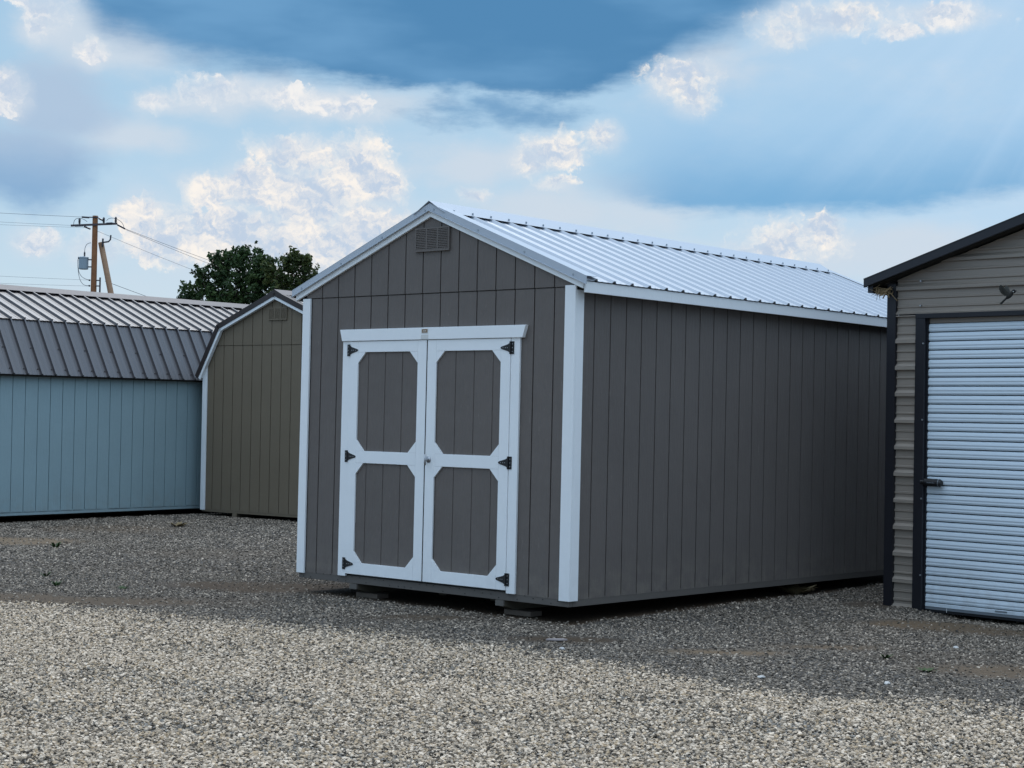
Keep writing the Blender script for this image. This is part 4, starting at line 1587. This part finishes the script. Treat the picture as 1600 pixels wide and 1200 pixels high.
M_leaf = leaf_mat('dark_tree_leaf', [(0, (.020, .040, .014, 1)), (.5, (.042, .080, .025, 1)), (1, (.080, .125, .038, 1))])
M_leaf2 = leaf_mat('olive_tree_leaf', [(0, (.024, .036, .012, 1)), (.5, (.050, .074, .020, 1)), (1, (.11, .125, .034, 1))])
M_bark = paint('tree_bark', (.075, .06, .048), .9, .1, .3)


def tree(label, loc, H, lobes, mat, seed, nleaf, leaf):
    r = random.Random(seed)
    t = thing('tree', label, 'tree', loc, group='trees behind the sheds')
    tb = MB().tube([(0, 0, 0), (.05, 0, H * .25), (.0, .05, H * .5)], .24, 10, .15)
    tb.build('trunk', M_bark, t)
    bm_ = MB()
    V, F, tone = [], [], []
    for (lx, ly, lz, rr) in lobes:
        c = Vector((lx, ly, lz))
        st = Vector((lx * .1, ly * .1, H * .36))
        mid = st.lerp(c, .5) + Vector((r.uniform(-.2, .2), r.uniform(-.2, .2), .1))
        bm_.tube([st, mid, c], .09, 6, .03)
        nt_ = max(12, int(46 * rr * rr))
        for k in range(nt_):                         # twigs, each carrying a plume of leaves
            d = Vector((r.gauss(0, 1), r.gauss(0, 1), r.gauss(.35, .8))).normalized()
            tip = c + d * rr * r.uniform(.75, 1.15)
            base = c + d * rr * r.uniform(.1, .4)
            if k % 3 == 0:
                bm_.tube([c, base, tip], .022, 4, .006)
            tn = r.uniform(.1, .9)
            nl = int(nleaf * r.uniform(.5, 1.3))
            for j in range(nl):
                s = r.random() ** .7
                p = base.lerp(tip + Vector((0, 0, .34 * rr)) * (1 if d.z > 0 else .3), s) + Vector((r.gauss(0, .10), r.gauss(0, .10), r.gauss(0, .09))) * (1.15 - .85 * s)
                a = Vector((r.gauss(0, 1), r.gauss(0, 1), r.gauss(0, .7) + .3)).normalized()
                b2 = a.cross(Vector((r.gauss(0, 1), r.gauss(0, 1), r.gauss(0, 1)))).normalized()
                L = leaf * r.uniform(.7, 1.3)
                n0 = len(V)
                V.extend([p - a * L * .5, p + b2 * L * .26, p + a * L * .5, p - b2 * L * .26])
                F.append((n0, n0 + 1, n0 + 2, n0 + 3))
                tone.append(max(0, min(1, tn + r.gauss(0, .2))))
    bm_.build('branches', M_bark, t)
    me = bpy.data.meshes.new('crown')
    me.from_pydata([tuple(v) for v in V], [], F)
    ca = me.color_attributes.new('leaf_tone', 'FLOAT_COLOR', 'POINT')
    flat = []
    for x in tone:
        flat += [x, x, x, 1] * 4
    ca.data.foreach_set('color', flat)
    me.materials.append(mat)
    o = bpy.data.objects.new('crown', me)
    COL.objects.link(o)
    o.parent = t
    o['kind'] = 'stuff'


tree('large dark green tree rising behind the blue and olive sheds', (-11.7, 75, 0), 9.1,
     [(-2.3, 0, 6.3, .75), (-1.5, .4, 6.9, .9), (-1.6, -.3, 5.7, .9), (-.7, 0, 7.5, .95), (.1, .3, 7.9, .85), (-.2, -.4, 6.6, 1.0), (.7, 0, 7.4, .9),
      (.9, .3, 6.5, .9), (.2, 0, 5.6, 1.0), (1.35, -.2, 7.1, .6), (-.9, .2, 6.1, .9), (.75, .1, 8.0, .5), (-.3, 0, 8.25, .45), (-2.0, .2, 5.3, .8), (1.3, .3, 5.4, .8), (-1.2, .1, 7.8, .6), (-2.6, .1, 5.9, .7), (1.9, .2, 6.2, .8), (1.7, 0, 5.5, .8), (-1.9, -.2, 7.3, .55)], M_leaf, 11, 34, .18)
tree('smaller yellowish green tree behind the roof corner of the dark grey shed', (-9.3, 73, 0), 8.4,
     [(-.75, 0, 7.3, .75), (0, .2, 7.4, .9), (.7, 0, 6.9, .85), (1.2, .1, 6.9, .55), (-.3, -.2, 6.3, .9), (.95, .1, 6.4, .6), (.2, .1, 5.6, .9), (-.1, .1, 8.0, .4), (.35, 0, 7.8, .4)], M_leaf2, 5, 34, .18)


# ------------------------------------------------------------------ small things on the gravel
def weed(x, y, label, r_, h, mat, seed, n=14, cat='weed'):
    r = random.Random(seed)
    mb = MB()
    for i in range(n):
        a = r.uniform(0, 2 * PI)
        ln = h * r.uniform(.5, 1.1)
        d = Vector((math.cos(a), math.sin(a), 0))
        p0 = d * r.uniform(0, r_ * .3)
        p1 = d * r_ * r.uniform(.4, .7) + Vector((0, 0, ln * .7))
        p2_ = d * r_ * r.uniform(.8, 1.1) + Vector((0, 0, ln))
        w = d.cross(Vector((0, 0, 1))) * r_ * .16
        mb.add([p0 - w * .5, p0 + w * .5, p1 + w, p1 - w, p2_], [(0, 1, 2, 3), (3, 2, 4)])
    o = mb.build('weed', mat)
    o.location = (x, y, gheight(x, y))
    return tag(o, label, cat, 'weeds in the gravel')


weed(-4.02, 15.34, 'low green weed left of centre in the brown dirt band', .07, .05, M_weed, 1)
weed(-4.33, 16.13, 'small green weed just behind the brown dirt band', .07, .04, M_weed, 2)
weed(-5.11, 19.43, 'small dark green weed beside the tan patch near the blue shed', .08, .07, M_weed, 3, 18)
weed(-3.39, 15.17, 'tiny green weed in grey gravel nearest the dark grey shed', .06, .03, M_weed, 4)
weed(2.54, 11.57, 'sparse green sprig in the gravel before the garage', .06, .035, M_weed, 5)
weed(2.68, 10.99, 'flat green weed in the gravel below the roll-up door', .08, .02, M_weed, 6, 18)
weed(2.62, 15.75, 'dry weeds at the foot of the dark grey shed beside the garage', .22, .08, M_weedd, 7, 34)
weed(3.47, 14.88, 'dark dry weed against the left end of the roll-up door', .09, .07, M_weedd, 8, 20)
weed(-4.45, 23.2, 'dry tuft at the foot of the blue shed', .16, .07, M_weedd, 9, 22)


def stone(name, x, y, s, mat, label, cat, seed, group=None):
    r = random.Random(seed)
    bm = bmesh.new()
    bmesh.ops.create_icosphere(bm, subdivisions=2, radius=1)
    for v in bm.verts:
        k = 1 + .35 * mnoise.noise(v.co * 1.4 + Vector((seed * 3.1, 0, 0)))
        v.co = Vector((v.co.x * s[0] * k, v.co.y * s[1] * k, v.co.z * s[2] * k))
    me = bpy.data.meshes.new(name)
    bm.to_mesh(me)
    bm.free()
    me.materials.append(mat)
    o = bpy.data.objects.new(name, me)
    COL.objects.link(o)
    o.location = (x, y, gheight(x, y) + s[2] * .6)
    o.rotation_euler = (0, 0, r.uniform(0, 6))
    return tag(o, label, cat, group)


stone('rock', 3.60, 14.86, (.05, .04, .045), M_rock, 'tan rock lying at the left foot of the roll-up door', 'rock', 2)
stone('white_chip', 3.16, 12.16, (.034, .02, .012), M_chip, 'bright white chip on grey gravel before the roll-up door', 'stone chip', 3, 'pale chips on the gravel')
stone('white_chip', 2.31, 10.48, (.045, .02, .010), M_chip, 'white chip on the edge of the pale gravel at right', 'stone chip', 4, 'pale chips on the gravel')
stone('white_chip', 1.56, 10.59, (.03, .02, .012), M_chip, 'pale chip between grey and light gravel right of centre', 'stone chip', 5, 'pale chips on the gravel')
stone('white_chip', .37, 11.70, (.026, .02, .012), M_chip, 'cream chip just below the brown patch before the shed corner', 'stone chip', 6, 'pale chips on the gravel')
flat = MB().prism([(-.07, -.02), (.03, -.03), (.085, .0), (.05, .03), (-.05, .02)], 0, .012, 'z').build('flat_stone', M_sticker, None, .002)
flat.location = (.34, 12.2, gheight(.34, 12.2) + .006)
flat.data.materials[0] = paint('dull_flat_stone', (.30, .26, .25), .8, .2, .15)
tag(flat, 'dull pinkish flat stone lying in the brown patch before the shed corner', 'stone')
